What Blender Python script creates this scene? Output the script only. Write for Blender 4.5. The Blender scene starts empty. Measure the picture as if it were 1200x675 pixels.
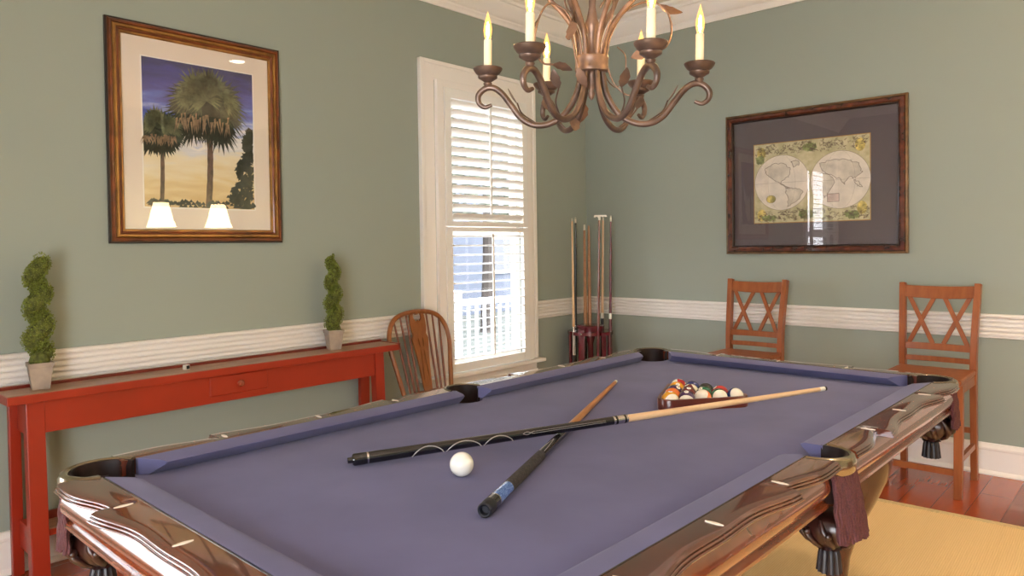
import bpy, bmesh, math, random
from mathutils import Vector, Matrix
scene = bpy.context.scene
COL = scene.collection
rad = math.radians
PI = math.pi

# ------------------------------------------------------------------ mesh helpers
class MB:
    def __init__(s):
        s.v = []; s.f = []; s.m = []; s.cur = 0; s.X = None
    def add(s, vs, fs):
        o = len(s.v)
        for v in vs:
            v = Vector(v)
            s.v.append(tuple(s.X @ v) if s.X is not None else tuple(v))
        for f in fs:
            s.f.append([i + o for i in f]); s.m.append(s.cur)
        return s
    def box(s, x0, x1, y0, y1, z0, z1):
        vs = [(x0,y0,z0),(x1,y0,z0),(x1,y1,z0),(x0,y1,z0),(x0,y0,z1),(x1,y0,z1),(x1,y1,z1),(x0,y1,z1)]
        return s.add(vs, [(0,3,2,1),(4,5,6,7),(0,1,5,4),(1,2,6,5),(2,3,7,6),(3,0,4,7)])
    def loft(s, rings, cap=True, closed=False):
        n = len(rings[0]); vs = [p for r in rings for p in r]; fs = []
        k = len(rings)
        for i in range(k if closed else k-1):
            a = i*n; b = ((i+1) % k)*n
            for j in range(n):
                j2 = (j+1) % n
                fs.append((a+j, a+j2, b+j2, b+j))
        if cap and not closed:
            fs.append(tuple(range(n))[::-1]); fs.append(tuple(range((k-1)*n, k*n)))
        return s.add(vs, fs)
    def prism(s, poly, z0, z1):
        return s.loft([[(x,y,z0) for x,y in poly], [(x,y,z1) for x,y in poly]])
    def slab(s, poly, axis, a, b):
        """poly of 2D points extruded along an axis (0 x,1 y,2 z)"""
        def P(p, t):
            return (t,p[0],p[1]) if axis == 0 else ((p[0],t,p[1]) if axis == 1 else (p[0],p[1],t))
        return s.loft([[P(p,a) for p in poly],[P(p,b) for p in poly]])
    def lathe(s, prof, n=24, c=(0,0,0), lobes=0, amp=0):
        rings = []
        for r, z in prof:
            ring = []
            for k in range(n):
                a = 2*PI*k/n
                rr = r*(1+amp*math.cos(lobes*a)) if lobes else r
                ring.append((c[0]+rr*math.cos(a), c[1]+rr*math.sin(a), c[2]+z))
            rings.append(ring)
        return s.loft(rings)
    def tube(s, pts, r, n=8, cap=True, flat=1.0, twist=None):
        pts = [Vector(p) for p in pts]; k = len(pts)
        rr = r if isinstance(r, (list, tuple)) else [r]*k
        T = []
        for i in range(k):
            t = pts[min(i+1,k-1)] - pts[max(i-1,0)]
            T.append(t.normalized() if t.length > 1e-9 else Vector((0,0,1)))
        up = Vector((0,0,1)) if abs(T[0].z) < .9 else Vector((1,0,0))
        N = (up - T[0]*up.dot(T[0])).normalized()
        rings = []
        for i in range(k):
            N = (N - T[i]*N.dot(T[i]))
            N = N.normalized() if N.length > 1e-6 else T[i].orthogonal().normalized()
            B = T[i].cross(N)
            rings.append([tuple(pts[i] + N*(rr[i]*math.cos(2*PI*j/n)) + B*(rr[i]*flat*math.sin(2*PI*j/n))) for j in range(n)])
        return s.loft(rings, cap)
    def beam(s, p, q, w, d, side=(1,0,0), w2=None, d2=None):
        p = Vector(p); q = Vector(q); t = (q-p).normalized(); sd = Vector(side)
        sd = (sd - t*sd.dot(t)).normalized(); u = t.cross(sd)
        def ring(c, w, d):
            return [tuple(c + sd*(a*w/2) + u*(b*d/2)) for a,b in ((-1,-1),(1,-1),(1,1),(-1,1))]
        return s.loft([ring(p,w,d), ring(q,w2 or w,d2 or d)])
    def bar(s, pts, w, d, side=(1,0,0)):
        """rectangular section swept through points"""
        pts = [Vector(p) for p in pts]; rings = []
        k = len(pts)
        for i in range(k):
            t = (pts[min(i+1,k-1)]-pts[max(i-1,0)]).normalized(); sd = Vector(side)
            sd = (sd - t*sd.dot(t)).normalized(); u = t.cross(sd)
            wi = w[i] if isinstance(w,(list,tuple)) else w
            di = d[i] if isinstance(d,(list,tuple)) else d
            rings.append([tuple(pts[i]+sd*(a*wi/2)+u*(b*di/2)) for a,b in ((-1,-1),(1,-1),(1,1),(-1,1))])
        return s.loft(rings)
    def sphere(s, c, r, n=20, m=12, sz=1.0):
        prof = []
        for i in range(m+1):
            a = -PI/2 + PI*i/m
            prof.append((max(r*math.cos(a), 1e-5), r*sz*math.sin(a)))
        return s.lathe(prof, n, c)
    def build(s, name, mats, parent=None, smooth=35, bevel=0, seg=2):
        me = bpy.data.meshes.new(name)
        me.from_pydata(s.v, [], s.f)
        if not isinstance(mats, (list, tuple)): mats = [mats]
        for m in mats: me.materials.append(m)
        me.polygons.foreach_set('material_index', s.m)
        bm = bmesh.new(); bm.from_mesh(me)
        bmesh.ops.recalc_face_normals(bm, faces=bm.faces)
        bm.to_mesh(me); bm.free()
        if smooth:
            me.polygons.foreach_set('use_smooth', [True]*len(me.polygons))
            me.set_sharp_from_angle(angle=rad(smooth))
        me.update()
        o = bpy.data.objects.new(name, me); COL.objects.link(o)
        if parent: o.parent = parent
        if bevel:
            b = o.modifiers.new('bevel', 'BEVEL'); b.width = bevel; b.segments = seg
            b.limit_method = 'ANGLE'; b.angle_limit = rad(40); b.harden_normals = False
        return o

def tag(o, label=None, cat=None, group=None, kind=None):
    if label: o['label'] = label
    if cat: o['category'] = cat
    if group: o['group'] = group
    if kind: o['kind'] = kind
    return o
def thing(name, label, cat, loc=(0,0,0), rz=0, group=None):
    o = bpy.data.objects.new(name, None); COL.objects.link(o)
    o.empty_display_size = .05
    o.location = loc; o.rotation_euler = (0,0,rz)
    return tag(o, label, cat, group)
def struct(o): o['kind'] = 'structure'; return o
def copy_tree(o, parent=None):
    c = o.copy(); COL.objects.link(c)
    if parent: c.parent = parent
    for ch in list(o.children): copy_tree(ch, c)
    return c
def bez(pts, n=8):
    """Catmull-Rom through points"""
    P = [Vector(p) for p in pts]; P = [P[0]*2-P[1]] + P + [P[-1]*2-P[-2]]
    out = []
    for i in range(1, len(P)-2):
        for k in range(n):
            t = k/n
            a,b,c,d = P[i-1],P[i],P[i+1],P[i+2]
            out.append(.5*((2*b)+(c-a)*t+(2*a-5*b+4*c-d)*t*t+(3*b-a-3*c+d)*t**3))
    out.append(P[-2]); return out

# ------------------------------------------------------------------ materials
def lin(c):
    return tuple(((x/255)/12.92 if x/255 <= .04045 else (((x/255)+.055)/1.055)**2.4) for x in c) + (1.0,)
def mat(name, rgb, rough=.5, metal=0, coat=0, spec=.5, noise=0, scale=8, stretch=(1,1,1), bump=0, bscale=None, rgb2=None, sheen=0, detail=4, coat_rough=.05):
    m = bpy.data.materials.new(name); m.use_nodes = True
    nt = m.node_tree; b = nt.nodes['Principled BSDF']
    b.inputs['Base Color'].default_value = lin(rgb); b.inputs['Roughness'].default_value = rough
    b.inputs['Metallic'].default_value = metal; b.inputs['Coat Weight'].default_value = coat
    b.inputs['Coat Roughness'].default_value = coat_rough
    b.inputs['Specular IOR Level'].default_value = spec
    if sheen:
        b.inputs['Sheen Weight'].default_value = sheen; b.inputs['Sheen Roughness'].default_value = .4
    if noise or bump or rgb2:
        tc = nt.nodes.new('ShaderNodeTexCoord'); mp = nt.nodes.new('ShaderNodeMapping')
        mp.inputs['Scale'].default_value = stretch
        nt.links.new(tc.outputs['Object'], mp.inputs['Vector'])
        nz = nt.nodes.new('ShaderNodeTexNoise'); nz.inputs['Scale'].default_value = scale; nz.inputs['Detail'].default_value = detail
        nt.links.new(mp.outputs['Vector'], nz.inputs['Vector'])
        if noise or rgb2:
            cr = nt.nodes.new('ShaderNodeValToRGB')
            c1 = rgb2 if rgb2 else tuple(max(0,x*(1-noise)) for x in rgb)
            c2 = rgb if rgb2 else tuple(min(255,x*(1+noise)) for x in rgb)
            cr.color_ramp.elements[0].position = .3; cr.color_ramp.elements[1].position = .7
            cr.color_ramp.elements[0].color = lin(c1); cr.color_ramp.elements[1].color = lin(c2)
            nt.links.new(nz.outputs['Fac'], cr.inputs['Fac']); nt.links.new(cr.outputs['Color'], b.inputs['Base Color'])
        if bump:
            n2 = nt.nodes.new('ShaderNodeTexNoise'); n2.inputs['Scale'].default_value = bscale or scale; n2.inputs['Detail'].default_value = 5
            nt.links.new(mp.outputs['Vector'], n2.inputs['Vector'])
            bp = nt.nodes.new('ShaderNodeBump'); bp.inputs['Strength'].default_value = bump; bp.inputs['Distance'].default_value = .004
            nt.links.new(n2.outputs['Fac'], bp.inputs['Height']); nt.links.new(bp.outputs['Normal'], b.inputs['Normal'])
    return m
def emit(name, rgb, strength):
    m = bpy.data.materials.new(name); m.use_nodes = True; nt = m.node_tree; nt.nodes.clear()
    e = nt.nodes.new('ShaderNodeEmission'); e.inputs['Color'].default_value = lin(rgb); e.inputs['Strength'].default_value = strength
    o = nt.nodes.new('ShaderNodeOutputMaterial'); nt.links.new(e.outputs[0], o.inputs['Surface']); return m
def pane_mat(name, ior=1.5, tint=(255,255,255), extra=0.0):
    m = bpy.data.materials.new(name); m.use_nodes = True; nt = m.node_tree; nt.nodes.clear()
    t = nt.nodes.new('ShaderNodeBsdfTransparent'); t.inputs['Color'].default_value = lin(tint)
    g = nt.nodes.new('ShaderNodeBsdfGlossy'); g.inputs['Roughness'].default_value = .01
    lw = nt.nodes.new('ShaderNodeLayerWeight'); lw.inputs['Blend'].default_value = .5
    pw5 = nt.nodes.new('ShaderNodeMath'); pw5.operation = 'POWER'; pw5.inputs[1].default_value = 5; nt.links.new(lw.outputs['Facing'], pw5.inputs[0])
    f = nt.nodes.new('ShaderNodeMath'); f.operation = 'MULTIPLY_ADD'; f.inputs[1].default_value = 1-((ior-1)/(ior+1))**2; f.inputs[2].default_value = ((ior-1)/(ior+1))**2; nt.links.new(pw5.outputs[0], f.inputs[0])
    mx = nt.nodes.new('ShaderNodeMixShader'); o = nt.nodes.new('ShaderNodeOutputMaterial')
    if extra:
        ad = nt.nodes.new('ShaderNodeMath'); ad.operation = 'ADD'; ad.inputs[1].default_value = extra; ad.use_clamp = True
        nt.links.new(f.outputs[0], ad.inputs[0]); nt.links.new(ad.outputs[0], mx.inputs[0])
    else: nt.links.new(f.outputs[0], mx.inputs[0])
    nt.links.new(t.outputs[0], mx.inputs[1]); nt.links.new(g.outputs[0], mx.inputs[2]); nt.links.new(mx.outputs[0], o.inputs['Surface'])
    return m

M = {}
M['wall'] = mat('sage_wall_paint', (155,163,152), .55, spec=.25, bump=.03, scale=120)
M['ceiling'] = mat('ceiling_paint', (226,218,206), .8, spec=.2)
M['trim'] = mat('white_trim_paint', (244,239,233), .35, spec=.4)
M['shutter'] = mat('white_shutter_paint', (244,242,238), .35)
M['red'] = mat('red_orange_paint', (154,42,20), .34, noise=.05, scale=3, stretch=(1,1,1), bump=.02, bscale=60)
M['darkred'] = mat('dark_red_paint', (118,36,20), .4, noise=.1, scale=6)
M['worn'] = mat('worn_tan_wood', (176,140,112), .38, rgb2=(138,98,74), scale=9, stretch=(8,.7,8))
M['maple'] = mat('cherry_brown_wood', (158,92,50), .33, rgb2=(138,74,38), scale=7, stretch=(6,6,.8), spec=.4)
M['oak'] = mat('golden_oak_wood', (156,94,44), .3, rgb2=(128,72,30), scale=10, stretch=(5,5,.8), coat=.3)
M['dmahog'] = mat('dark_oak_wood', (120,62,30), .3)  # darker brown wood of the chair spindles
M['mahog'] = mat('mahogany_rail', (102,48,28), .16, rgb2=(76,32,18), scale=3, stretch=(3,3,3), coat=1.0, spec=.6, coat_rough=.035)
M['mahog_apron'] = mat('mahogany_apron', (124,62,34), .2, rgb2=(98,44,24), scale=4, stretch=(3,3,3), coat=.8, coat_rough=.06)
M['carved'] = mat('carved_mahogany', (46,20,16), .34, noise=.2, scale=14, coat=.25, coat_rough=.2)
M['mahog_leg'] = mat('mahogany_leg', (74,34,20), .22, rgb2=(56,24,14), scale=4, coat=.6, coat_rough=.08)
M['felt'] = mat('slate_purple_felt', (102,101,138), .95, noise=.035, scale=5, spec=.12, sheen=.12, bump=.06, bscale=420)
M['leather'] = mat('dark_leather', (30,15,14), .55, noise=.2, scale=30, spec=.25)
M['casting'] = mat('pocket_casting_metal', (152,138,112), .2, metal=.85, coat=.3)
M['fringe'] = mat('burgundy_cord', (92,44,46), .75, rgb2=(62,22,28), scale=260, bump=.3, bscale=300)
M['tassel'] = mat('black_tassel', (24,19,26), .42, noise=.2, scale=120)
M['pearl'] = mat('pearl_inlay', (238,228,212), .2)
M['black'] = mat('black_lacquer', (16,15,20), .18, coat=.6)
M['rubber'] = mat('dark_rubber', (24,26,36), .5)
M['wrap'] = mat('speckled_linen_wrap', (70,66,66), .8, rgb2=(34,32,36), scale=150, bump=.3, bscale=200)
M['bluesleeve'] = mat('blue_butt_sleeve', (118,160,232), .12, rgb2=(46,84,170), scale=40, stretch=(3,12,12), coat=.8)
M['chrome'] = mat('chrome', (215,212,210), .12, metal=1)
M['silverline'] = mat('silver_inlay', (170,165,166), .3, metal=.3)
M['shaft'] = mat('pale_maple_shaft', (226,190,150), .3, rgb2=(214,172,128), scale=8, stretch=(1,10,10))
M['shaft_dark'] = mat('honey_shaft', (196,140,84), .3, rgb2=(170,112,62), scale=8, stretch=(1,10,10))
M['ivory'] = mat('ivory_ferrule', (236,230,218), .35)
M['burgundy'] = mat('burgundy_lacquer', (96,20,34), .25, noise=.15, scale=8, coat=.5)
M['tanwood'] = mat('tan_cue_wood', (186,140,104), .4, rgb2=(168,118,82), scale=8, stretch=(10,10,1))
M['bronze'] = mat('rubbed_bronze', (98,80,70), .38, metal=.55, noise=.22, scale=20)
M['bronze_light'] = mat('warm_bronze', (128,102,86), .42, metal=.5, noise=.2, scale=24)
M['sleeve'] = mat('cream_candle_sleeve', (238,222,190), .5)
M['goldframe'] = mat('antique_gold_frame', (150,108,58), .32, metal=.55, noise=.2, scale=14)
M['goldred'] = mat('frame_red_brown', (112,58,28), .32, metal=.2, noise=.25, scale=12, coat=.3)
M['framedark'] = mat('frame_dark_edge', (38,24,22), .35)
M['burl'] = mat('burl_frame_wood', (104,50,32), .25, rgb2=(52,22,18), scale=22, coat=.6, metal=.1)
M['bronzeedge'] = mat('frame_bronze_edge', (112,86,56), .4, metal=.4, noise=.2, scale=18)
M['mat_white'] = mat('ivory_mount_board', (226,212,198), .8)
M['mat_grey'] = mat('charcoal_mount_board', (92,82,86), .75)
M['glasspane'] = pane_mat('picture_glass', 1.5)
M['windowglass'] = pane_mat('window_glass', 1.45)
M['leaf'] = mat('boxwood_leaf', (142,152,66), .5, rgb2=(92,106,40), scale=60, spec=.3)
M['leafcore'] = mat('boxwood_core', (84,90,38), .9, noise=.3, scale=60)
M['planter'] = mat('weathered_planter', (178,160,142), .55, rgb2=(142,130,122), scale=14)
M['soil'] = mat('soil', (60,46,34), .9, noise=.3, scale=50)
M['cube_white'] = mat('white_cube_paint', (232,226,216), .4)
M['cube_black'] = mat('black_cube_face', (28,26,26), .4)
M['lampbase'] = mat('cream_lamp_base', (220,205,178), .35)
M['sisal_edge'] = mat('rug_binding', (206,178,128), .9, noise=.08, scale=90)
M['fan'] = mat('dimmed_white_paint', (158,160,164), .8)  # outdoor colours from here on are darkened to offset the bright sky
M['grass'] = mat('dimmed_lawn', (54,58,54), .95, noise=.2, scale=3)
M['housegrey'] = mat('dimmed_grey_siding', (62,68,80), .8, noise=.05, scale=3, stretch=(1,1,20))
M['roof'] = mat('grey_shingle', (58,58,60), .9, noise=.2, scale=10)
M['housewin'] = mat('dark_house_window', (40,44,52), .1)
M['deck'] = mat('dimmed_grey_paving', (74,74,76), .9, noise=.06, scale=2)
M['treeleaf'] = mat('dimmed_tree_leaf', (62,68,54), .8, noise=.25, scale=6)
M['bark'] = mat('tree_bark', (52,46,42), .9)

def floor_material():
    m = bpy.data.materials.new('cherry_plank_floor'); m.use_nodes = True; nt = m.node_tree; b = nt.nodes['Principled BSDF']
    tc = nt.nodes.new('ShaderNodeTexCoord'); mp = nt.nodes.new('ShaderNodeMapping')
    mp.inputs['Rotation'].default_value = (0,0,rad(90)); mp.inputs['Location'].default_value = (0.3,.068,0)
    nt.links.new(tc.outputs['Object'], mp.inputs['Vector'])
    br = nt.nodes.new('ShaderNodeTexBrick'); br.offset = .37; br.inputs['Scale'].default_value = 1
    br.inputs['Brick Width'].default_value = 1.1; br.inputs['Row Height'].default_value = .142
    br.inputs['Mortar Size'].default_value = .0012; br.inputs['Mortar Smooth'].default_value = .2; br.inputs['Bias'].default_value = 0
    br.inputs['Color1'].default_value = lin((172,76,38)); br.inputs['Color2'].default_value = lin((128,48,25)); br.inputs['Mortar'].default_value = lin((70,24,12))
    nt.links.new(mp.outputs['Vector'], br.inputs['Vector'])
    mp2 = nt.nodes.new('ShaderNodeMapping'); mp2.inputs['Scale'].default_value = (14,1.2,1)
    nt.links.new(tc.outputs['Object'], mp2.inputs['Vector'])
    nz = nt.nodes.new('ShaderNodeTexNoise'); nz.inputs['Scale'].default_value = 3; nz.inputs['Detail'].default_value = 6
    nt.links.new(mp2.outputs['Vector'], nz.inputs['Vector'])
    mx = nt.nodes.new('ShaderNodeMixRGB'); mx.blend_type = 'MULTIPLY'; mx.inputs['Fac'].default_value = .35
    cr = nt.nodes.new('ShaderNodeValToRGB'); cr.color_ramp.elements[0].color = (.45,.4,.4,1); cr.color_ramp.elements[1].color = (1.15,1.1,1.1,1)
    nt.links.new(nz.outputs['Fac'], cr.inputs['Fac'])
    nt.links.new(br.outputs['Color'], mx.inputs['Color1']); nt.links.new(cr.outputs['Color'], mx.inputs['Color2'])
    nt.links.new(mx.outputs['Color'], b.inputs['Base Color'])
    b.inputs['Roughness'].default_value = .2; b.inputs['Coat Weight'].default_value = .3
    return m
def rug_material():
    m = bpy.data.materials.new('ribbed_sisal'); m.use_nodes = True; nt = m.node_tree; b = nt.nodes['Principled BSDF']
    tc = nt.nodes.new('ShaderNodeTexCoord')
    wv = nt.nodes.new('ShaderNodeTexWave'); wv.wave_type = 'BANDS'; wv.bands_direction = 'X'; wv.inputs['Scale'].default_value = 38; wv.inputs['Distortion'].default_value = 1.2; wv.inputs['Detail'].default_value = 2
    nt.links.new(tc.outputs['Object'], wv.inputs['Vector'])
    nz = nt.nodes.new('ShaderNodeTexNoise'); nz.inputs['Scale'].default_value = 260; nz.inputs['Detail'].default_value = 3
    nt.links.new(tc.outputs['Object'], nz.inputs['Vector'])
    cr = nt.nodes.new('ShaderNodeValToRGB'); cr.color_ramp.elements[0].color = lin((222,184,130)); cr.color_ramp.elements[1].color = lin((244,208,154))
    ad = nt.nodes.new('ShaderNodeMath'); ad.operation = 'MULTIPLY_ADD'; ad.inputs[1].default_value = .5
    sc = nt.nodes.new('ShaderNodeMath'); sc.operation = 'MULTIPLY'; sc.inputs[1].default_value = .5
    nt.links.new(nz.outputs['Fac'], sc.inputs[0])
    nt.links.new(wv.outputs['Fac'], ad.inputs[0]); nt.links.new(sc.outputs[0], ad.inputs[2])
    nt.links.new(ad.outputs[0], cr.inputs['Fac']); nt.links.new(cr.outputs['Color'], b.inputs['Base Color'])
    bp = nt.nodes.new('ShaderNodeBump'); bp.inputs['Strength'].default_value = .5; bp.inputs['Distance'].default_value = .004
    nt.links.new(ad.outputs[0], bp.inputs['Height']); nt.links.new(bp.outputs['Normal'], b.inputs['Normal'])
    b.inputs['Roughness'].default_value = .95; b.inputs['Specular IOR Level'].default_value = .15
    return m
def ball_material(name, rgb, stripe):
    m = bpy.data.materials.new(name); m.use_nodes = True; nt = m.node_tree; b = nt.nodes['Principled BSDF']
    b.inputs['Roughness'].default_value = .08; b.inputs['Coat Weight'].default_value = .4
    if stripe:
        tc = nt.nodes.new('ShaderNodeTexCoord'); sp = nt.nodes.new('ShaderNodeSeparateXYZ')
        nt.links.new(tc.outputs['Object'], sp.inputs[0])
        ab = nt.nodes.new('ShaderNodeMath'); ab.operation = 'ABSOLUTE'; nt.links.new(sp.outputs['Z'], ab.inputs[0])
        lt = nt.nodes.new('ShaderNodeMath'); lt.operation = 'LESS_THAN'; lt.inputs[1].default_value = .0145; nt.links.new(ab.outputs[0], lt.inputs[0])
        mx = nt.nodes.new('ShaderNodeMixRGB'); mx.inputs['Color1'].default_value = lin((240,230,212)); mx.inputs['Color2'].default_value = lin(rgb)
        nt.links.new(lt.outputs[0], mx.inputs['Fac']); nt.links.new(mx.outputs[0], b.inputs['Base Color'])
    else: b.inputs['Base Color'].default_value = lin(rgb)
    return m

# ------------------------------------------------------------------ room shell
RX, RY, CZ = 5.75, -6.05, 3.03
struct(MB().box(-.12,RX+.12,RY,.12,-.1,0).build('floor', floor_material(), smooth=0))
struct(MB().box(-.12,RX+.12,RY,.12,CZ,CZ+.12).build('ceiling', M['ceiling'], smooth=0))
W1 = (-1.585,-.785,.51,2.30); W2 = (-5.75,-4.85,.51,2.30)
w = MB()
ys = [RY, W2[0], W2[1], W1[0], W1[1], .12]
for i in range(5):
    if i in (1,3):
        w.box(-.12,0,ys[i],ys[i+1],0,.51); w.box(-.12,0,ys[i],ys[i+1],2.30,CZ)
    else: w.box(-.12,0,ys[i],ys[i+1],0,CZ)
struct(w.build('wall_left', M['wall'], smooth=0))
struct(MB().box(0,RX+.12,0,.12,0,CZ).build('wall_back', M['wall'], smooth=0))
w = MB(); w.box(RX,RX+.12,RY,0,0,CZ)
struct(w.build('wall_right', M['wall'], smooth=0))

w = MB(); w.box(0,2.6,RY-.12,RY,0,CZ); w.box(2.6,4.45,RY-.12,RY,1.9,CZ); w.box(2.6,4.45,RY-.12,RY,0,.05); w.box(4.45,RX,RY-.12,RY,0,CZ)  # wall behind the camera; its opening is added to let in sky fill
struct(w.build('wall_rear', M['wall'], smooth=0))
def run_left(name, prof, y0, y1, mitre=False, m='trim'):
    b = MB(); b.loft([[(d,y0,z) for d,z in prof], [(d, (-d if mitre else y1), z) for d,z in prof]])
    return struct(b.build(name, M[m], smooth=30))
def run_back(name, prof, x1, m='trim'):
    b = MB(); b.loft([[(d,-d,z) for d,z in prof], [(x1,-d,z) for d,z in prof]])
    return struct(b.build(name, M[m], smooth=30))
def run_right(name, prof):
    b = MB(); b.loft([[(RX-d,RY,z) for d,z in prof], [(RX-d,-d,z) for d,z in prof]])
    return struct(b.build(name, M['trim'], smooth=30))
crown = [(0,2.852),(.012,2.852),(.016,2.866),(.028,2.880),(.030,2.892),(.042,2.897),(.060,2.915),(.080,2.945),(.092,2.968),(.095,2.978),(.108,2.982),(.114,2.998),(.132,3.006),(.140,3.012),(.140,CZ),(0,CZ)]
def fluted(z0, z1):
    out = [(0,z0),(.012,z0),(.016,z0+.005),(.016,z0+.009)]
    h = (z1-z0-.034)/4
    for k in range(4):
        a = z0+.010+k*h
        out += [(.004,a),(.004,a+.0050),(.017,a+.0058),(.022,a+h*.34),(.023,a+h*.52),(.022,a+h*.72),(.017,a+h-.0015)]
    out += [(.008,z1-.0225),(.008,z1-.0195),(.028,z1-.018),(.034,z1-.012),(.034,z1-.005),(.028,z1),(0,z1)]
    return out
rail = fluted(.759,.892)
base = [(0,0),(.030,0),(.030,.008),(.024,.018),(.017,.024),(.017,.135),(.020,.140),(.020,.150),(.013,.160),(.010,.174),(0,.174)]
run_left('trim_1', crown, RY, 0, True); run_back('trim_2', crown, RX)
run_left('trim_3', rail, RY, -5.92); run_left('trim_4', rail, -4.68, -1.755); run_left('trim_5', rail, -.66, 0, True); run_back('trim_6', rail, RX)
run_left('baseboard_left', base, RY, 0, True); run_back('baseboard_back', base, RX); run_right('baseboard_right', base)

# ------------------------------------------------------------------ windows
def make_window(name, yl, yr):
    """cased window on the left wall with its outer casing from yl to yr"""
    b = MB()
    ZT = 2.487; cw = .115
    def casing(y0,y1,z0,z1): b.box(0,.024,y0,y1,z0,z1)
    casing(yl,yl+cw,.478,ZT); casing(yr-cw,yr,.478,ZT); casing(yl+cw,yr-cw,ZT-cw,ZT)
    # raised back band and inner stop
    for (y0,y1,z0,z1) in ((yl-.004,yl+.026,.478,ZT+.004),(yr-.026,yr+.004,.478,ZT+.004),(yl+.026,yr-.026,ZT-.022,ZT+.004)):
        b.box(0,.034,y0,y1,z0,z1)
    o = struct(b.build(name, M['trim'], smooth=0, bevel=.004))
    s = MB(); s.box(-.11,.085,yl-.03,yr+.03,.452,.478); s.box(0,.02,yl,yr,.385,.452); s.box(0,.028,yl-.004,yr+.004,.378,.398)
    s.build('window_sill', M['trim'], o, smooth=0, bevel=.006)
    f = MB(); i0, i1 = yl+.17, yr-.125
    i0, i1 = (W1[0],W1[1]) if yl > -2 else (W2[0],W2[1])
    for (z0,z1,x) in ((.51,1.42,-.055),(1.40,2.30,-.085)):
        f.box(x,x+.03,i0,i0+.045,z0,z1); f.box(x,x+.03,i1-.045,i1,z0,z1); f.box(x,x+.03,i0+.045,i1-.045,z0,z0+.05); f.box(x,x+.03,i0+.045,i1-.045,z1-.045,z1)
    f.build('sash', M['trim'], o, smooth=0, bevel=.003)
    for (z0,z1,x) in ((.56,1.375,-.042),(1.45,2.255,-.072)):
        MB().box(x,x+.005,i0+.045,i1-.045,z0,z1).build('glass_pane', M['windowglass'], o, smooth=0)
    return o
make_window('window_1', -1.755, -.66)
make_window('window_2', -5.92, -4.68)

def make_shutter(label, y0, y1, z0, z1, tilt, frame_z, group, grow=0):
    """one louvred panel: y0..y1, z0..z1 is the louvre opening"""
    t = thing('window_shutter', label, 'shutter', (0.03,(y0+y1)/2,z0), 0, group)
    hw = (y1-y0)/2; H = z1-z0
    st = .052
    f = MB()
    fz0, fz1 = frame_z[0]-z0, frame_z[1]-z0
    f.box(.003,.032,-hw-st,-hw,fz0,fz1); f.box(.003,.032,hw,hw+st,fz0,fz1)
    f.box(.004,.031,-hw,hw,fz0,0); f.box(.004,.031,-hw,hw,H,fz1)
    f.build('panel_frame', M['shutter'], t, smooth=0, bevel=.003)
    n = round(H/.0635); pitch = H/n
    l = MB()
    for k in range(n):
        zc = (k+.5)*pitch
        pr = []
        for j in range(12):
            a = 2*PI*j/12; px, pz = .0315*math.cos(a), .0048*math.sin(a)
            ca, sa = math.cos(rad(tilt)), math.sin(rad(tilt))
            pr.append((.018+px*ca-pz*sa, zc+px*sa+pz*ca))
        l.loft([[(x,-hw+.001,z) for x,z in pr],[(x,hw-.001,z) for x,z in pr]])
    l.build('louvers', M['shutter'], t, smooth=40)
    r = MB(); rx = .018+.0335*math.cos(rad(tilt))+.006; rz = .0335*math.sin(rad(tilt))
    r.box(rx-.004,rx+.007,-.007,.007,pitch*.35+rz,H-pitch*.3+rz)
    r.build('tilt_rod', M['shutter'], t, smooth=0, bevel=.002)
    return t
make_shutter('upper white louvred shutter of the window beside the cue rack, slats nearly shut', -1.53,-.84,1.468,2.262,46,(1.437,2.325),'louvred shutters in the tall window')
make_shutter('lower white louvred shutter of the window beside the cue rack, slats open', -1.53,-.84,.540,1.402,6,(.484,1.432),'louvred shutters in the tall window')
# frame that holds both panels
f = MB()
f.box(.024,.052,-1.642,-1.584,.478,2.372); f.box(.024,.052,-.786,-.732,.478,2.372); f.box(.024,.052,-1.584,-.786,2.327,2.372)
struct(f.build('trim_7', M['trim'], smooth=0, bevel=.004))
make_shutter('upper louvred shutter of the window outside the frame', -5.72,-4.88,1.468,2.262,-8,(1.437,2.325),'louvred shutters of the window outside the frame')
make_shutter('lower louvred shutter of the window outside the frame', -5.72,-4.88,.540,1.402,-4,(.484,1.432),'louvred shutters of the window outside the frame')

# ------------------------------------------------------------------ outside
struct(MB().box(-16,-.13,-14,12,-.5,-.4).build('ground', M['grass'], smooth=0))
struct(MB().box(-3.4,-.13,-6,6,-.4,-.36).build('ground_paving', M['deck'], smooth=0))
h = thing('neighbor_house', 'pale neighbouring house in dimmed colours seen in slivers through the window louvers', 'house', (-11.5,5.0,-.4))
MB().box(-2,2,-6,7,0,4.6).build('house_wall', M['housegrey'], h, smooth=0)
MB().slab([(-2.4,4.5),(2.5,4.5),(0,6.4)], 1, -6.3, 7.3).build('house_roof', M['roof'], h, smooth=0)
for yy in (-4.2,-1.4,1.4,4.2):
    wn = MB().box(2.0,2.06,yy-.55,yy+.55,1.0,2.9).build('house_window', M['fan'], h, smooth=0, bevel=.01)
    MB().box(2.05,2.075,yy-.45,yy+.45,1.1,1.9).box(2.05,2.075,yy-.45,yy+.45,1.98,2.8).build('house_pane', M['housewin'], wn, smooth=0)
r = MB(); r.box(-.03,.03,-3.5,4.0,.92,1.0); r.box(-.03,.03,-3.5,4.0,.12,.18)
for k in range(52): y = -3.45+k*.145; r.box(-.016,.016,y-.016,y+.016,.18,.92)
for k in range(5): y = -3.5+k*1.875; r.box(-.055,.055,y-.055,y+.055,0,1.12)
tag(r.build('porch_railing', M['fan'], smooth=0), 'dimmed white porch railing outside, glimpsed through the lower louvers', 'railing').location = (-3.1,1.2,-.36)
random.seed(5)
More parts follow.
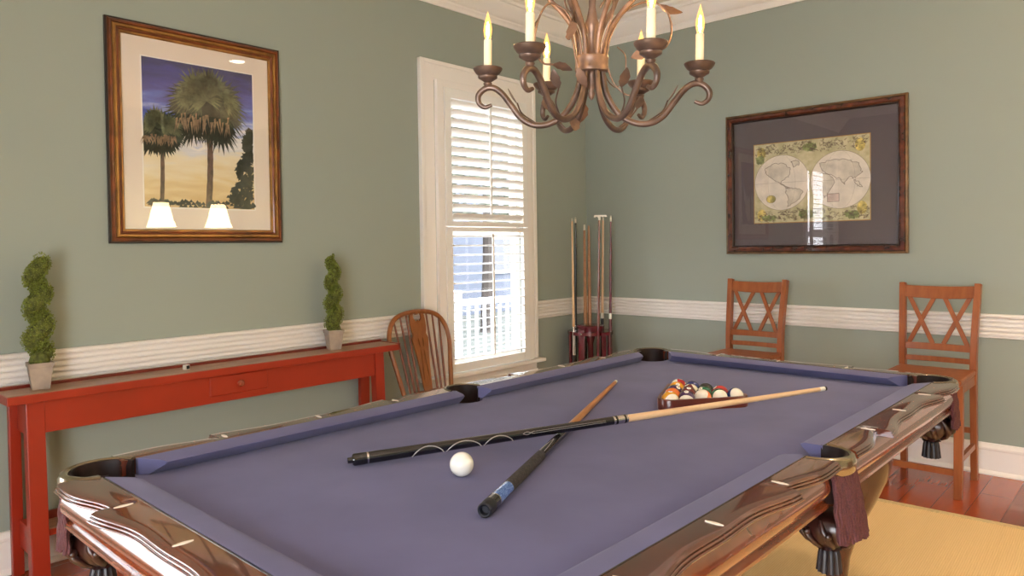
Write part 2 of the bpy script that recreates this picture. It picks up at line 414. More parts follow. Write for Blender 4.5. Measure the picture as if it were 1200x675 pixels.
for (x,y,s,lb) in ((-6.2,1.6,1.0,'bushy green tree outside, glimpsed through the upper louvers'),(-6.6,5.6,1.2,'taller green tree outside beyond the first one')):
    t = thing('garden_tree', lb, 'tree', (x,y,-.4), 0, 'trees outside the window')
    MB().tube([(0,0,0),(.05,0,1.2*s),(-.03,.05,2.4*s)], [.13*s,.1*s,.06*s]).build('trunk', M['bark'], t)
    b = MB()
    for k in range(700):
        a, c, rr = random.uniform(0,2*PI), random.uniform(-1,1), 1.15*s*random.random()**.4
        q = Vector((rr*math.sqrt(1-c*c)*math.cos(a), rr*math.sqrt(1-c*c)*math.sin(a), 2.9*s+rr*c*1.1))
        u = Vector((random.gauss(0,1),random.gauss(0,1),random.gauss(0,1))).normalized(); v = u.orthogonal().normalized()
        L = .13*s
        b.add([q+u*L, q+v*L*.5, q-u*L, q-v*L*.5], [(0,1,2,3)])
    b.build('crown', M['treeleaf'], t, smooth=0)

# ------------------------------------------------------------------ rug
rg = thing('sisal_rug', 'large tan ribbed sisal rug under the pool table', 'rug', (2.75,-3.4,0), rad(2))
rg.location.y = -3.485
MB().box(-1.9,1.75,-2.9,2.62,.001,.009).build('rug_weave', rug_material(), rg, smooth=0)
b = MB()
for (x0,x1,y0,y1) in ((-1.94,-1.9,-2.94,2.66),(1.75,1.79,-2.94,2.66),(-1.9,1.75,2.62,2.66),(-1.9,1.75,-2.94,-2.9)): b.box(x0,x1,y0,y1,.001,.011)
b.build('rug_binding', M['sisal_edge'], rg, smooth=0, bevel=.003)

# ------------------------------------------------------------------ pool table
TA = rad(-.405)
TC = Vector((2.26611,-2.96247,0)) + Matrix.Rotation(TA,3,'Z') @ Vector((-.012,0,0))
table = thing('pool_table', 'dark mahogany pool table with slate purple cloth and fringed pockets', 'pool table', TC, TA)
NW, NL, WW, WL = .545, 1.145, .605, 1.207
BZ = .76
CP = (.580,1.182); SP = (.618,0)          # pocket centres
# bed with pocket cut-outs
out = []
def arc(cx, cy, r, a0, a1, n=10):
    return [(cx+r*math.cos(rad(a0+(a1-a0)*k/n)), cy+r*math.sin(rad(a0+(a1-a0)*k/n))) for k in range(n+1)]
bx, by = WW+.02, WL+.02
out += arc(SP[0], 0, .068, 262, 98)                    # right side pocket (concave), going up
out += arc(CP[0], CP[1], .072, 310, 140)
out += arc(-CP[0], CP[1], .072, 40, -130)
out += arc(-SP[0], 0, .068, 82, -82)
out += arc(-CP[0], -CP[1], .072, 130, -40)
out += arc(CP[0], -CP[1], .072, 220, 50)
MB().prism(out, BZ-.03, BZ).build('bed_cloth', M['felt'], table, smooth=30)
MB().box(-.56,.56,-1.16,1.16,BZ-.06,BZ-.031).build('slate_bed', M['black'], table, smooth=0)

cush = [(0,.7915),(.012,.7965),(.060,.8005),(.060,.7605),(.038,.7605),(.005,.7850)]
def cushion(nose, a0, a1, e0, e1, axis, sgn):
    """nose offset, ends a0..a1 at the nose line, extra e0/e1 at the back"""
    b = MB(); r0 = []; r1 = []
    for d, z in cush:
        t = d/.060
        s0 = a0-e0*t; s1 = a1+e1*t; off = sgn*(nose+d)
        r0.append((off,s0,z) if axis == 'y' else (s0,off,z)); r1.append((off,s1,z) if axis == 'y' else (s1,off,z))
    b.loft([r0,r1]); return b.build('cushion', M['felt'], table, smooth=25)
SG, CG = .066, .092
for sg in (1,-1):
    cushion(NW, SG, NL-CG, .014, .052, 'y', sg); cushion(NW, -(NL-CG), -SG, .052, .014, 'y', sg)
    cushion(NL, -(NW-CG), NW-CG, .052, .052, 'x', sg)

def wprof(w, inner):
    p = [(inner,.7995),(inner+.012,.8002),(w-.030,.8008),(w-.0125,.8004),(w-.0085,.7990)]
    for x, z in ((.0000,.7988),(.0030,.7930),(.0060,.7872)):          # three stacked reeds
        p += [(w-.0080+x,z-.0003),(w-.0055+x,z-.0008),(w-.0040+x,z-.0024),(w-.0044+x,z-.0040),(w-.0060+x,z-.0050),(w-.0066+x,z-.0054)]
    p += [(w-.006,.7805),(w-.040,.7800),(w-.050,.7640),(inner,.7630)]
    return p
def scallop(L):
    """stations (t in metres from one end, edge offset) along a rail of length L"""
    st = []; e = min(.25, L*.25)
    n = 9
    for k in range(n+1):
        u = k/n; st.append((e*u, .004-.028*math.sin(u*PI/2)**2 + .012*math.sin(u*PI)**2))
    for k in range(25):
        u = k/24; st.append((e+.0005+(L-2*e-.001)*u, .014*math.cos(2*PI*u)*(1-.25*math.sin(PI*u))-.004+.005*math.cos(4*PI*u)))
    for k in range(n+1):
        u = 1-k/n; st.append((L-e*u, .004-.028*math.sin(u*PI/2)**2 + .012*math.sin(u*PI)**2))
    return st
def rail_cap(inner, outer, a0, a1, axis, sgn):
    b = MB(); rings = []
    for t, dw in scallop(a1-a0):
        s = a0+t
        ring = []
        for w_, z in wprof(outer+dw, inner): ring.append((sgn*w_,s,z) if axis == 'y' else (s,sgn*w_,z))
        rings.append(ring)
    b.loft(rings); return b.build('rail_cap', M['mahog'], table, smooth=50)
ap = [(.647,.7800),(.650,.7745),(.6530,.7660),(.6610,.7520),(.6650,.7380),(.6635,.7250),(.657,.7130),(.650,.7060),(.649,.7040),(.654,.7025),(.6600,.6985),(.6605,.6920),(.654,.6870),(.648,.6860),(.645,.70)]
def apron(extra, a0, a1, axis, sgn):
    b = MB(); rr = []
    for s in (a0, a1): rr.append([((sgn*(w_+extra),s,z) if axis == 'y' else (s,sgn*(w_+extra),z)) for w_,z in ap])
    b.loft(rr); return b.build('apron', M['mahog_apron'], table, smooth=50)
OW, OL = .682, 1.292
for sg in (1,-1):
    rail_cap(WW+.002, OW, .058, 1.135, 'y', sg); rail_cap(WW+.002, OW, -1.135, -.058, 'y', sg)
    rail_cap(WL+.002, OL, -.535, .535, 'x', sg)
    apron(0, -1.185, -.066, 'y', sg); apron(0, .066, 1.185, 'y', sg); apron(.611, -.575, .575, 'x', sg)
    g = MB()                                            # dark feather strip between cloth and wood
    g.box(min(sg*(WW-.0005),sg*(WW+.0025)), max(sg*(WW-.0005),sg*(WW+.0025)), .06,1.1,.764,.8003)
    g.box(min(sg*(WW-.0005),sg*(WW+.0025)), max(sg*(WW-.0005),sg*(WW+.0025)), -1.1,-.06,.764,.8003)
    g.box(-.5,.5,min(sg*(WL-.0005),sg*(WL+.0025)), max(sg*(WL-.0005),sg*(WL+.0025)),.764,.8003)
    g.build('feather_strip', M['black'], table, smooth=0)
# sights
def sight(x, y, axis):
    a, c = (.0185,.0050) if axis == 'y' else (.0050,.0185)
    pts = []
    for k in range(14):
        t = 2*PI*k/14
        ux, uy = math.cos(t), math.sin(t)
        if axis == 'y': px, py = a*ux, c*uy*abs(uy)**.2*(1-.35*abs(ux))
        else: px, py = a*ux*(1-.35*abs(uy)), c*uy
        pts.append((x+px,y+py))
    MB().prism(pts, .8000, .8019).build('sight', M['pearl'], table, smooth=0)
for sg in (1,-1):
    for k in (-3,-2,-1,1,2,3): sight(sg*.640, k*.289, 'y')
    for k in (-1,0,1): sight(k*.275, sg*1.246, 'x')
# cabinet and legs
MB().box(-.43,.43,-1.0,1.0,.60,.735).build('cabinet', M['carved'], table, smooth=0, bevel=.01)
def table_leg(sx, sy):
    o = bpy.data.objects.new('leg', None)
    prof = [(0.10,.690,.115),(0.105,.62,.128),(.10,.56,.130),(.09,.50,.118),(.065,.42,.092),(.030,.33,.062),(.005,.24,.046),(-.002,.16,.040),(.018,.10,.044),(.045,.06,.062),(.050,.03,.066),(.045,.0105,.056)]
    b = MB(); rings = []
    for off, z, r in prof:
        cx, cy = sx*(.40+off*.45), sy*(.76+off*.75)
        ring = []
        for k in range(20):
            a = 2*PI*k/20
            rr = r*(1/(abs(math.cos(a))**2.6+abs(math.sin(a))**2.6)**(1/2.6))*.80
            ring.append((cx+rr*math.cos(a), cy+rr*math.sin(a), z))
        rings.append(ring)
    b.loft(rings)
    lg = b.build('leg', M['mahog_leg'], table, smooth=60)
    s = MB()
    for q in (-1,1):                                    # carved knee scrolls
        cx, cy = sx*(.445+.05), sy*(.835+.06)
        c = Vector((cx + sx*(.035 if q > 0 else -.055), cy + sy*(-.055 if q > 0 else .03), .60))
        pts = []
        for k in range(30):
            t = k/29*3.6*PI; r_ = .048*(1-k/34)
            dirv = Vector((0,sy,0)) if q > 0 else Vector((sx,0,0))
            pts.append(c + dirv*(r_*math.cos(t)) + Vector((0,0,r_*math.sin(t))))
        s.tube(pts, [.014*(1-k/50) for k in range(30)], 8)
    s.build('carved_scroll', M['carved'], lg)
for sx in (1,-1):
    for sy in (1,-1): table_leg(sx, sy)
# pockets
def pocket(cx, cy, ang, span, ri, ro, fr, fsp, fof, rf, bo, flare, flen, bs):
    """rim casting sweeping about (cx,cy), facing direction ang"""
    b = MB(); rings = []; n = 22
    prof = [(ri,.7870),(ri+.004,.7985),(ri+.012,.8035),(ro-.012,.8035),(ro-.004,.7990),(ro,.7880),(ro-.002,.7660),(ro-.010,.7560),(ri+.004,.7560)]
    for k in range(n+1):
        a = rad(ang-span+2*span*k/n)
        rings.append([(cx+r*math.cos(a), cy+r*math.sin(a), z) for r,z in prof])
    b.loft(rings); b.build('pocket_casting', M['casting'], table, smooth=40)
    l = MB(); rings = []                                # leather liner, a cup open to the bed
    pl_ = [(ri+.006,.8005),(ri+.001,.800),(ri-.004,.785),(ri-.004,.72),(ri-.012,.70),(ri-.03,.69),(ri-.03,.684),(ri+.002,.696),(ri+.006,.72)]
    for k in range(n+1):
        a = rad(ang-span-12+2*(span+12)*k/n)
        rings.append([(cx+r*math.cos(a), cy+r*math.sin(a), z) for r,z in pl_])
    l.loft(rings); l.lathe([(.001,.690),(ri-.006,.690),(ri-.006,.696),(.001,.696)], 24, (cx,cy,0))
    l.build('pocket_liner', M['leather'], table, smooth=50)
    fb = MB(); rnd = random.Random(int(cx*91+cy*37+5))
    m = fr; sp_ = fsp
    for row_ in (0,1):
        for k in range(m-row_):
            f_ = (k+.5*row_)/(m-1)*2-1
            L = flen+rnd.uniform(-.006,.006)
            pts = []; rs = []
            for j in range(16):
                u = j/15
                aa = f_*sp_*(.74+.26*u) + math.sin(u*9+k*2.1)*.0015
                r = ro-.013-.006*row_+.004*min(1,u*4)+flare*u+.0012*math.sin(u*20+k)
                d0 = rad(ang+fof); out_d = (r-rf) + rf*math.cos(aa/rf); side_d = rf*math.sin(aa/rf)
                pts.append((cx+out_d*math.cos(d0)-side_d*math.sin(d0), cy+out_d*math.sin(d0)+side_d*math.cos(d0), .764-L*u)); rs.append(.0044*(1+.22*math.sin(u*95+k)))
            fb.tube(pts, rs, 6)
    fb.build('pocket_fringe', M['fringe'], table, smooth=60)
    px_, py_ = cx, cy
    cx, cy = cx+bo*math.cos(rad(ang)), cy+bo*math.sin(rad(ang))
    k_ = MB(); k_.X = Matrix.Translation((cx,cy,-.022+.6*(1-bs)-.010)) @ Matrix.Diagonal((bs,bs,bs,1)) @ Matrix.Translation((-cx,-cy,0))                                           # carved leather basket and its tassel
    k_.lathe([(.050,.705),(.066,.694),(.072,.674),(.068,.652),(.052,.632),(.034,.620),(.026,.614),(.033,.608),(.018,.602)], 40, (cx,cy,0), 8, .06)
    for j in range(8):
        a = 2*PI*j/8
        k_.tube([(cx+r*math.cos(a+t), cy+r*math.sin(a+t), z) for r,z,t in ((.066,.700,0),(.078,.676,.14),(.074,.650,.34),(.056,.630,.5),(.036,.617,.6))], [.004,.009,.010,.008,.004], 8)
        q = Vector((cx+.076*math.cos(a+.3), cy+.076*math.sin(a+.3), .664)); k_.sphere(q, .011, 10, 8)
    bk = k_.build('pocket_basket', M['carved'], table, smooth=60)
    t_ = MB(); t_.X = k_.X; t_.lathe([(.016,.612),(.024,.604),(.027,.590),(.030,.560),(.032,.542),(.001,.542)], 42, (cx,cy,0), 14, .09)
    t_.build('tassel', M['tassel'], bk, smooth=60)
for sx in (1,-1):
    pocket(sx*SP[0], 0, 0 if sx > 0 else 180, 96, .056, .080, 19, .070, -8 if sx > 0 else 8, .15, .020, .026, .148, .86)
    for sy in (1,-1):
        ang = math.degrees(math.atan2(sy, sx))
        pocket(sx*CP[0], sy*CP[1], ang, 112, .066, .094, 20, .068, 18 if sy < 0 and sx < 0 else -24, .082, .010, .010, .128, .92)

# ------------------------------------------------------------------ cues on the table
def axis_thing(name, label, cat, a, b, group=None):
    a = Vector(a); b = Vector(b)
    o = bpy.data.objects.new(name, None); COL.objects.link(o); o.empty_display_size = .05
    q = (b-a).normalized().to_track_quat('X','Z')
    o.rotation_mode = 'QUATERNION'; o.rotation_quaternion = q; o.location = a
    tag(o, label, cat, group); return o, (b-a).length
def xlathe(prof, n=20):
    """profile (x, r) turned about the x axis"""
    b = MB(); b.loft([[(x, max(r,1e-5)*math.cos(2*PI*k/n), max(r,1e-5)*math.sin(2*PI*k/n)) for k in range(n)] for x, r in prof]); return b
def cue_r(L): return lambda x: .0148 - (.0148-.0064)*(x/L)
ca = Vector((1.995,-3.686,.7770)); cb = Vector((2.678,-2.352,.8325))
cue, L = axis_thing('pool_cue', 'black pool cue with silver arc inlays and pale shaft, lying across the other cue', 'cue', ca, cb, 'cues on the table')
R_ = cue_r(L)
xlathe([(-.012,.0055),(-.012,.007),(0,.0075),(0,.0125),(.004,.0142),(.03,R_(.03)),(.035,R_(.03))]).build('bumper', M['black'], cue)
xlathe([(.0351,.0149),(.0375,.0150),(.0395,.0149)]).build('collar', M['chrome'], cue)
xlathe([(.0396,R_(.04)),(.727,R_(.727)+.0008)]).build('butt', M['black'], cue)
xlathe([(.727,R_(.727)+.001),(.731,R_(.73)+.0014),(.768,R_(.768)+.0014),(.773,R_(.773)+.001)]).build('joint_ring', M['chrome'], cue)
xlathe([(.733,R_(.733)+.0017),(.740,R_(.74)+.0017)]).build('joint_band', M['black'], cue)
xlathe([(.761,R_(.76)+.0017),(.767,R_(.767)+.0017)]).build('joint_band', M['black'], cue)
xlathe([(.774,R_(.774)),(L-.03,.0068)]).build('shaft', M['shaft'], cue)
xlathe([(L-.03,.0069),(L-.010,.0067)]).build('ferrule', M['ivory'], cue)
xlathe([(L-.010,.0066),(L-.003,.0066),(L,.003)]).build('tip', M['leather'], cue)
def inlay(x0, x1, a0, a1, wd=.0011, arch=1, rev=False):
    pts = []
    for k in range(17):
        u = k/16; x = x0+(x1-x0)*u
        a = a0+(a1-a0)*(math.sin(u*PI)**.6 if arch else u)
        r = R_(x)+.0004
        pts.append((x, r*math.cos(a), r*math.sin(a)))
    return MB().tube(pts, wd, 6)
# the camera side of the cue is at about -y local, raised
for (x0,x1) in ((.148,.231),(.238,.333),(.340,.422)):
    inlay(x0,x1,rad(238),rad(138),.0014).build('arc_inlay', M['silverline'], cue)
lp = MB()
for s_ in (1,-1): 
    pts = []
    for k in range(13):
        u = k/12; x = .450+.034*u; a = rad(160)+s_*.28*math.sin(u*PI*1.5)*(1 if u<.67 else .8); r = R_(x)+.0004
        pts.append((x, r*math.cos(a), r*math.sin(a)))
    lp.tube(pts, .0007, 5)
    pts = [(x, (R_(x)+.0004)*math.cos(rad(160)+s_*.2), (R_(x)+.0004)*math.sin(rad(160)+s_*.2)) for x in (.484,.56,.70)]
    lp.tube(pts, .0005, 5)
lp.build('point_inlay', M['silverline'], cue)
xlathe([(.003,.01505),(.018,.01505),(.030,.01505)]).build('butt_cap', M['black'], cue)

da = Vector((2.484,-3.716,.7768)); db = Vector((1.889,-2.379,.7672))
cue2, L2 = axis_thing('pool_cue', 'pool cue with blue butt sleeve and honey brown shaft, lying underneath the other cue', 'cue', da, db, 'cues on the table')
R_ = cue_r(L2)
xlathe([(.006,.0001),(.006,.0085),(-.004,.0095),(-.006,.0125),(-.003,.0150),(.008,.0156),(.018,.0158),(.028,.0155),(.030,.0153)], 28).build('bumper', M['rubber'], cue2)
xlathe([(.030,.0152),(.054,.0152)]).build('butt_cap', M['black'], cue2)
xlathe([(.054,.0154),(.058,.0155)]).build('collar', M['chrome'], cue2)
xlathe([(.058,.0153),(.140,R_(.14)+.0004)]).build('butt_sleeve', M['bluesleeve'], cue2)
xlathe([(.140,R_(.14)+.0002),(.40,R_(.40)+.0004)]).build('wrap', M['wrap'], cue2)
xlathe([(.40,R_(.40)),(.665,R_(.66))]).build('forearm', M['black'], cue2)
ip = MB()
for s_ in (1,-1): ip.tube([(x,(R_(x)+.0003)*math.cos(rad(100)+s_*a),(R_(x)+.0003)*math.sin(rad(100)+s_*a)) for x,a in ((.405,.5),(.45,.4),(.52,.05))], .0008, 5)
ip.build('point_inlay', M['silverline'], cue2)
xlathe([(.665,R_(.66)),(.672,R_(.66)+.0003),(.690,R_(.69)+.0003),(.693,R_(.69))]).build('joint_ring', M['black'], cue2)
xlathe([(.693,R_(.69)),(L2-.028,.0068)]).build('shaft', M['shaft_dark'], cue2)
xlathe([(L2-.028,.0068),(L2-.010,.0066)]).build('ferrule', M['ivory'], cue2)
xlathe([(L2-.010,.0065),(L2-.003,.0064),(L2,.003)]).build('tip', M['ivory'], cue2)

# ------------------------------------------------------------------ balls and rack
BR = .0286
tag(MB().sphere((0,0,0), BR, 40, 24).build('cue_ball', ball_material('cue_ball_resin',(240,236,226),False), smooth=60),
    'plain white cue ball lying alone on the cloth between the two cue butts', 'ball').location = (2.257,-3.563,BZ+BR)
RC = Vector((2.346,-2.545,0)); rd = Vector((.6105,.792,0)).normalized(); rn = Vector((-.792,.6105,0))
rk = MB()
def tri(off):
    # rounded triangle outline at distance off outside the balls
    s3 = math.sqrt(3)
    base_c = [(-2*2*BR*1.003,0),(2*2*BR*1.003,0),(0,4*BR*s3*1.003)]
    r = BR+off; pts = []
    for (cx,cy),(a0,a1) in zip(base_c, ((150,270),(270,390),(30,150))):
        pts += arc(cx,cy,r,a0,a1,8)
    return pts
inn, outl = tri(.0015), tri(.0125)
rb = MB(); n = len(inn); z0, z1 = 0, .036
vs = [(x,y,z0) for x,y in outl]+[(x,y,z1-.003) for x,y in outl]+[(x*.992,y*.992+.0008,z1) for x,y in outl]+[(x,y,z1) for x,y in inn]+[(x,y,z0) for x,y in inn]
fs = []
for k in range(5):
    for j in range(n): fs.append((k*n+j, k*n+(j+1)%n, ((k+1)%5)*n+(j+1)%n, ((k+1)%5)*n+j))
rb.add(vs, fs)
M['rackwood'] = mat('red_brown_rack_wood', (112,44,26), .3, rgb2=(84,26,14), scale=12, coat=.4)
rack = tag(rb.build('ball_rack', M['rackwood'], smooth=40), 'triangular red-brown wooden rack holding the coloured balls', 'rack')
# local frame: x along the near side, y towards the apex
rack.matrix_world = Matrix(((rd.x,rn.x,0,RC.x),(rd.y,rn.y,0,RC.y),(0,0,1,BZ+.0004),(0,0,0,1)))
cols = {'yellow':(226,158,36),'blue':(36,46,110),'red':(176,34,40),'purple':(64,36,78),'orange':(224,110,40),'green':(24,92,62),'maroon':(104,32,34),'black':(22,20,22)}
rows = [[('yellow',1,9),('purple',1,12),('orange',1,13),('green',1,14),('blue',1,10)],
        [('orange',0,5),('maroon',0,7),('green',0,6),('red',0,3)],
        [('purple',0,4),('maroon',1,15),('black',0,8)],
        [('yellow',0,1),('blue',0,2)],
        [('red',1,11)]]
places = {
 9:'yellow striped ball with a cream front at the left corner of the rack', 12:'purple striped ball second from the left in the front row of the rack',
 13:'orange and cream striped ball in the middle of the front row of the rack', 14:'green and white striped ball second from the right in the front row of the rack',
 10:'blue and white striped ball at the right corner of the rack', 5:'plain orange ball behind the yellow striped ball on the left side of the rack',
 7:'plain maroon ball in the second row of the rack', 6:'plain green ball in the second row of the rack', 3:'plain red ball behind the green striped ball in the rack',
 4:'plain purple ball on the left side of the rack, third row', 15:'maroon striped ball in the middle of the rack', 8:'black ball in the third row of the rack',
 1:'plain yellow ball next to the far tip of the rack', 2:'plain blue ball next to the far tip of the rack', 11:'red striped ball with a white number spot at the far tip of the rack'}
view = Vector((3.49-2.3,-4.73+2.5,1.3-.79)).normalized()
cd_, rt_, up3 = Vector((.455,-.87,.2)), Vector((.739,.673,0)), Vector((0,0,1))
poles = {9:cd_*.8+rt_*.35-up3*.25, 12:cd_*.75-up3*.45, 13:cd_*.55+up3*.62-rt_*.45, 14:cd_*.9+rt_*.22, 10:cd_*.85+rt_*.4+up3*.25, 11:up3*.3-rt_, 15:rt_+up3*.5}
spot_m = mat('number_spot_white',(242,236,222),.1); digit_m = mat('number_black',(18,16,16),.3)
for r_i, row in enumerate(rows):
    for k, (cn, st, num) in enumerate(row):
        lx = (k-(len(row)-1)/2)*2*BR*1.003; ly = r_i*BR*math.sqrt(3)*1.003
        o = MB().sphere((0,0,0), BR, 32, 20).build('billiard_ball', ball_material(cn+('_striped' if st else '_plain')+'_resin', cols[cn], st), smooth=60)
        tag(o, places[num], 'ball', 'balls in the rack')
        p = rack.matrix_world @ Vector((lx,ly,0)); o.location = (p.x,p.y,BZ+BR+.0006)
        pv = poles.get(num, Vector((math.cos(num*2.3),math.sin(num*2.3),.8)))
        o.rotation_mode = 'QUATERNION'; o.rotation_quaternion = pv.normalized().to_track_quat('Z','Y')
        # number spots on both sides of the ball, along the ball's y axis
        for sg in (1,-1):
            up_ = Vector((0,sg,0)) if st or num != 7 else Vector((.3,sg*.8,.52)).normalized()
            q = up_.to_track_quat('Z','Y')
            s = MB(); rings = []
            for rr in (.0001,.004,.0075):
                zz = math.sqrt((BR+.00025)**2-rr*rr); rings.append([(rr*math.cos(2*PI*j/16), rr*math.sin(2*PI*j/16), zz) for j in range(16)])
            s.loft(rings, cap=False)
            so = s.build('number_spot', spot_m, o, smooth=60); so.rotation_mode = 'QUATERNION'; so.rotation_quaternion = q
            cu = bpy.data.curves.new('number', 'FONT'); cu.body = str(num); cu.size = .0085; cu.align_x = 'CENTER'; cu.align_y = 'CENTER'; cu.extrude = .0002
            cu.materials.append(digit_m)
            tmp = bpy.data.objects.new('number_curve', cu); COL.objects.link(tmp); bpy.context.view_layer.update()
            me_ = bpy.data.meshes.new_from_object(tmp.evaluated_get(bpy.context.evaluated_depsgraph_get())); bpy.data.objects.remove(tmp)
            do = bpy.data.objects.new('number', me_); COL.objects.link(do); do.parent = so; do.location = (0,0,BR+.0002)

# ------------------------------------------------------------------ chandelier
CH = (2.365,-3.175,0)
ch = thing('chandelier', 'six-armed bronze chandelier with lit candle bulbs hanging over the pool table', 'chandelier', CH)
b = MB()
b.lathe([(.036,1.762),(.043,1.764),(.0445,1.770),(.043,1.774),(.043,1.792),(.0445,1.796),(.043,1.802),(.036,1.804)], 32)
b.build('center_band', M['bronze_light'], ch, smooth=50)
b = MB(); b.lathe([(.001,1.690),(.006,1.695),(.010,1.706),(.006,1.716),(.012,1.724),(.018,1.74),(.014,1.755),(.020,1.765),(.034,1.768),(.034,1.798),(.018,1.802),(.013,1.815),(.012,1.86),(.017,1.872),(.020,1.885),(.014,1.90),(.009,1.93),(.011,2.02),(.008,2.18),(.014,2.24),(.009,2.27),(.001,2.28)], 20)
b.build('center_shaft', M['bronze_light'], ch, smooth=60)
b = MB()
TILT = Matrix.Rotation(rad(2.4),4,Vector((math.cos(rad(65)),math.sin(rad(65)),0)))
PIV = Matrix.Translation((0,0,1.77))
CHX = Matrix.Translation((CH[0],CH[1],-.0080)) @ PIV @ TILT @ PIV.inverted()
CHI = CHX.inverted() @ Matrix.Translation(CH)
b.X = CHI
z = 2.262; k = 0
while z < 2.985:
    pts = []
    for j in range(13):
        a = 2*PI*j/12; u, v = .007*math.cos(a), .016*math.sin(a)
        pts.append((u,0,z+.014+v) if k % 2 else (0,u,z+.014+v))
    b.tube(pts, .0022, 6, cap=False); z += .025; k += 1
b.build('chain', M['bronze'], ch)
b = MB(); b.X = CHI; b.lathe([(.001,3.0295),(.062,3.0295),(.066,3.02),(.05,3.005),(.02,2.995),(.008,2.985),(.001,2.98)], 28); b.build('ceiling_canopy', M['bronze'], ch)
ch.matrix_world = CHX
flame = [(.0001,.062),(.0012,.058),(.0024,.052),(.0052,.042),(.0078,.030),(.0086,.021),(.0078,.012),(.0062,.005),(.0055,0)]
M['bulb'] = None
def bulb_material():
    m = bpy.data.materials.new('lit_bulb_glass'); m.use_nodes = True; nt = m.node_tree; nt.nodes.clear()
    t = nt.nodes.new('ShaderNodeBsdfTransparent'); t.inputs['Color'].default_value = (1,.93,.80,1)
    e = nt.nodes.new('ShaderNodeEmission'); e.inputs['Color'].default_value = lin((255,188,96)); e.inputs['Strength'].default_value = 3.4
    ad = nt.nodes.new('ShaderNodeAddShader')
    g = nt.nodes.new('ShaderNodeBsdfGlossy'); g.inputs['Roughness'].default_value = .05
    m1 = nt.nodes.new('ShaderNodeMixShader'); m1.inputs[0].default_value = .5
    m2 = nt.nodes.new('ShaderNodeMixShader'); m2.inputs[0].default_value = .07
    o = nt.nodes.new('ShaderNodeOutputMaterial')
    nt.links.new(t.outputs[0], m1.inputs[1]); nt.links.new(e.outputs[0], m1.inputs[2])
    nt.links.new(m1.outputs[0], m2.inputs[1]); nt.links.new(g.outputs[0], m2.inputs[2]); nt.links.new(m2.outputs[0], o.inputs['Surface'])
    return m
BULB = bulb_material(); FIL = emit('glowing_filament', (255,206,136), 800)
def leaf_mesh(b, p, d, nrm, L=.05, W=.018, curl=.3):
    p = Vector(p); d = Vector(d).normalized(); nrm = Vector(nrm); s_ = d.cross(nrm).normalized(); nn = s_.cross(d).normalized()
    n = 7; top = []; 
    rows_ = []
    for i in range(n+1):
        u = i/n; wd = W*math.sin(PI*min(1,u*.92+.06))**.8*(1-.1*math.sin(u*18))
        c = p + d*(L*u) + nn*(curl*L*u*u)
        rows_.append([c-s_*wd, c+nn*.004*math.sin(PI*u), c+s_*wd, c-nn*.0018])
    b.loft([[tuple(q) for q in r] for r in rows_])
arm_prof = [(.024,1.800),(.028,1.760),(.040,1.705),(.070,1.655),(.110,1.630),(.150,1.627),(.185,1.645),(.214,1.682),(.238,1.712),(.261,1.727),(.284,1.725),(.301,1.708),(.300,1.688),(.284,1.676),(.265,1.682)]
def chandelier_arm(a):
    ca_, sa_ = math.cos(a), math.sin(a)
    P = lambda r, z, t=0: (r*ca_-t*sa_, r*sa_+t*ca_, z)
    pts = bez([P(r,z) for r,z in arm_prof], 6)
    n = len(pts)
    b = MB(); b.tube(pts, [.0083 if i < n-18 else .0083*(1-.45*(i-n+18)/18) for i in range(n)], 10)
    arm = b.build('arm', M['bronze'], ch, smooth=60)
    R0 = .276
    c = MB(); c.lathe([(.006,1.728),(.010,1.734),(.012,1.739),(.009,1.742),(.018,1.748),(.025,1.752),(.026,1.757),(.024,1.759),(.031,1.764),(.037,1.772),(.0395,1.7775),(.038,1.780),(.030,1.776),(.014,1.772),(.001,1.772)], 28, P(R0,0))
    c.build('drip_cup', M['bronze'], arm, smooth=50)
    s_ = MB(); s_.lathe([(.0106,1.772),(.0108,1.852),(.0098,1.8535),(.001,1.8535)], 20, P(R0,0)); s_.build('candle_sleeve', M['sleeve'], arm, smooth=50)
    g = MB(); g.lathe([(r*1.32,1.8535+z_*1.22) for r,z_ in flame[::-1]], 20, P(R0,0)); g.build('bulb', BULB, arm, smooth=80)
    f_ = MB(); f_.lathe([(.0012,.006),(.0034,.012),(.0044,.022),(.0030,.034),(.0008,.044)], 10, P(R0,1.856)); f_.build('filament', FIL, arm, smooth=80)
    # leaf on a short stem along the arm
    lv = MB(); sd = 1 if math.sin(3*a+1) > 0 else -1
    st = bez([P(.150,1.634), P(.185,1.660,.012*sd), P(.200,1.690,.030*sd)], 6)
    lv.tube(st, .0022, 6); leaf_mesh(lv, st[-1], Vector(P(.3,1.75,.03*sd))-Vector(P(.2,1.66,.03*sd)), (0,0,1), .045, .014)
    lv.build('arm_leaf', M['bronze'], arm, smooth=50)
    # upper rod rising from the band
    up = bez([P(.031,1.780), P(.033,1.832), P(.046,1.872), P(.076,1.915), P(.116,1.960), P(.140,2.020), P(.120,2.100), P(.066,2.170), P(.022,2.235)], 6)
    u_ = MB(); u_.tube(up, .0066, 9); u_.build('upper_scroll', M['bronze_light'], arm, smooth=60)
for k in range(6): chandelier_arm(rad(35+60*k))
def tendril(a, pts, leaf=True, r=.0028):
    ca_, sa_ = math.cos(a), math.sin(a)
    w_ = bez([(r_*ca_-t*sa_, r_*sa_+t*ca_, z_) for r_,t,z_ in pts], 7)
    b = MB(); b.tube(w_, r, 7)
    if leaf:
        i = len(w_)//2; leaf_mesh(b, w_[i], (w_[i]-w_[i-3])+Vector((.004,.002,-.012)), Vector((ca_,sa_,.3)), .06, .02, .35)
        leaf_mesh(b, w_[-1], w_[-1]-w_[-4], Vector((ca_,sa_,.3)), .05, .016, -.3)
    b.build('vine_tendril', M['bronze_light'], ch, smooth=60)
IMG = math.atan2(.673,.739)     # direction that runs left-right in the photograph
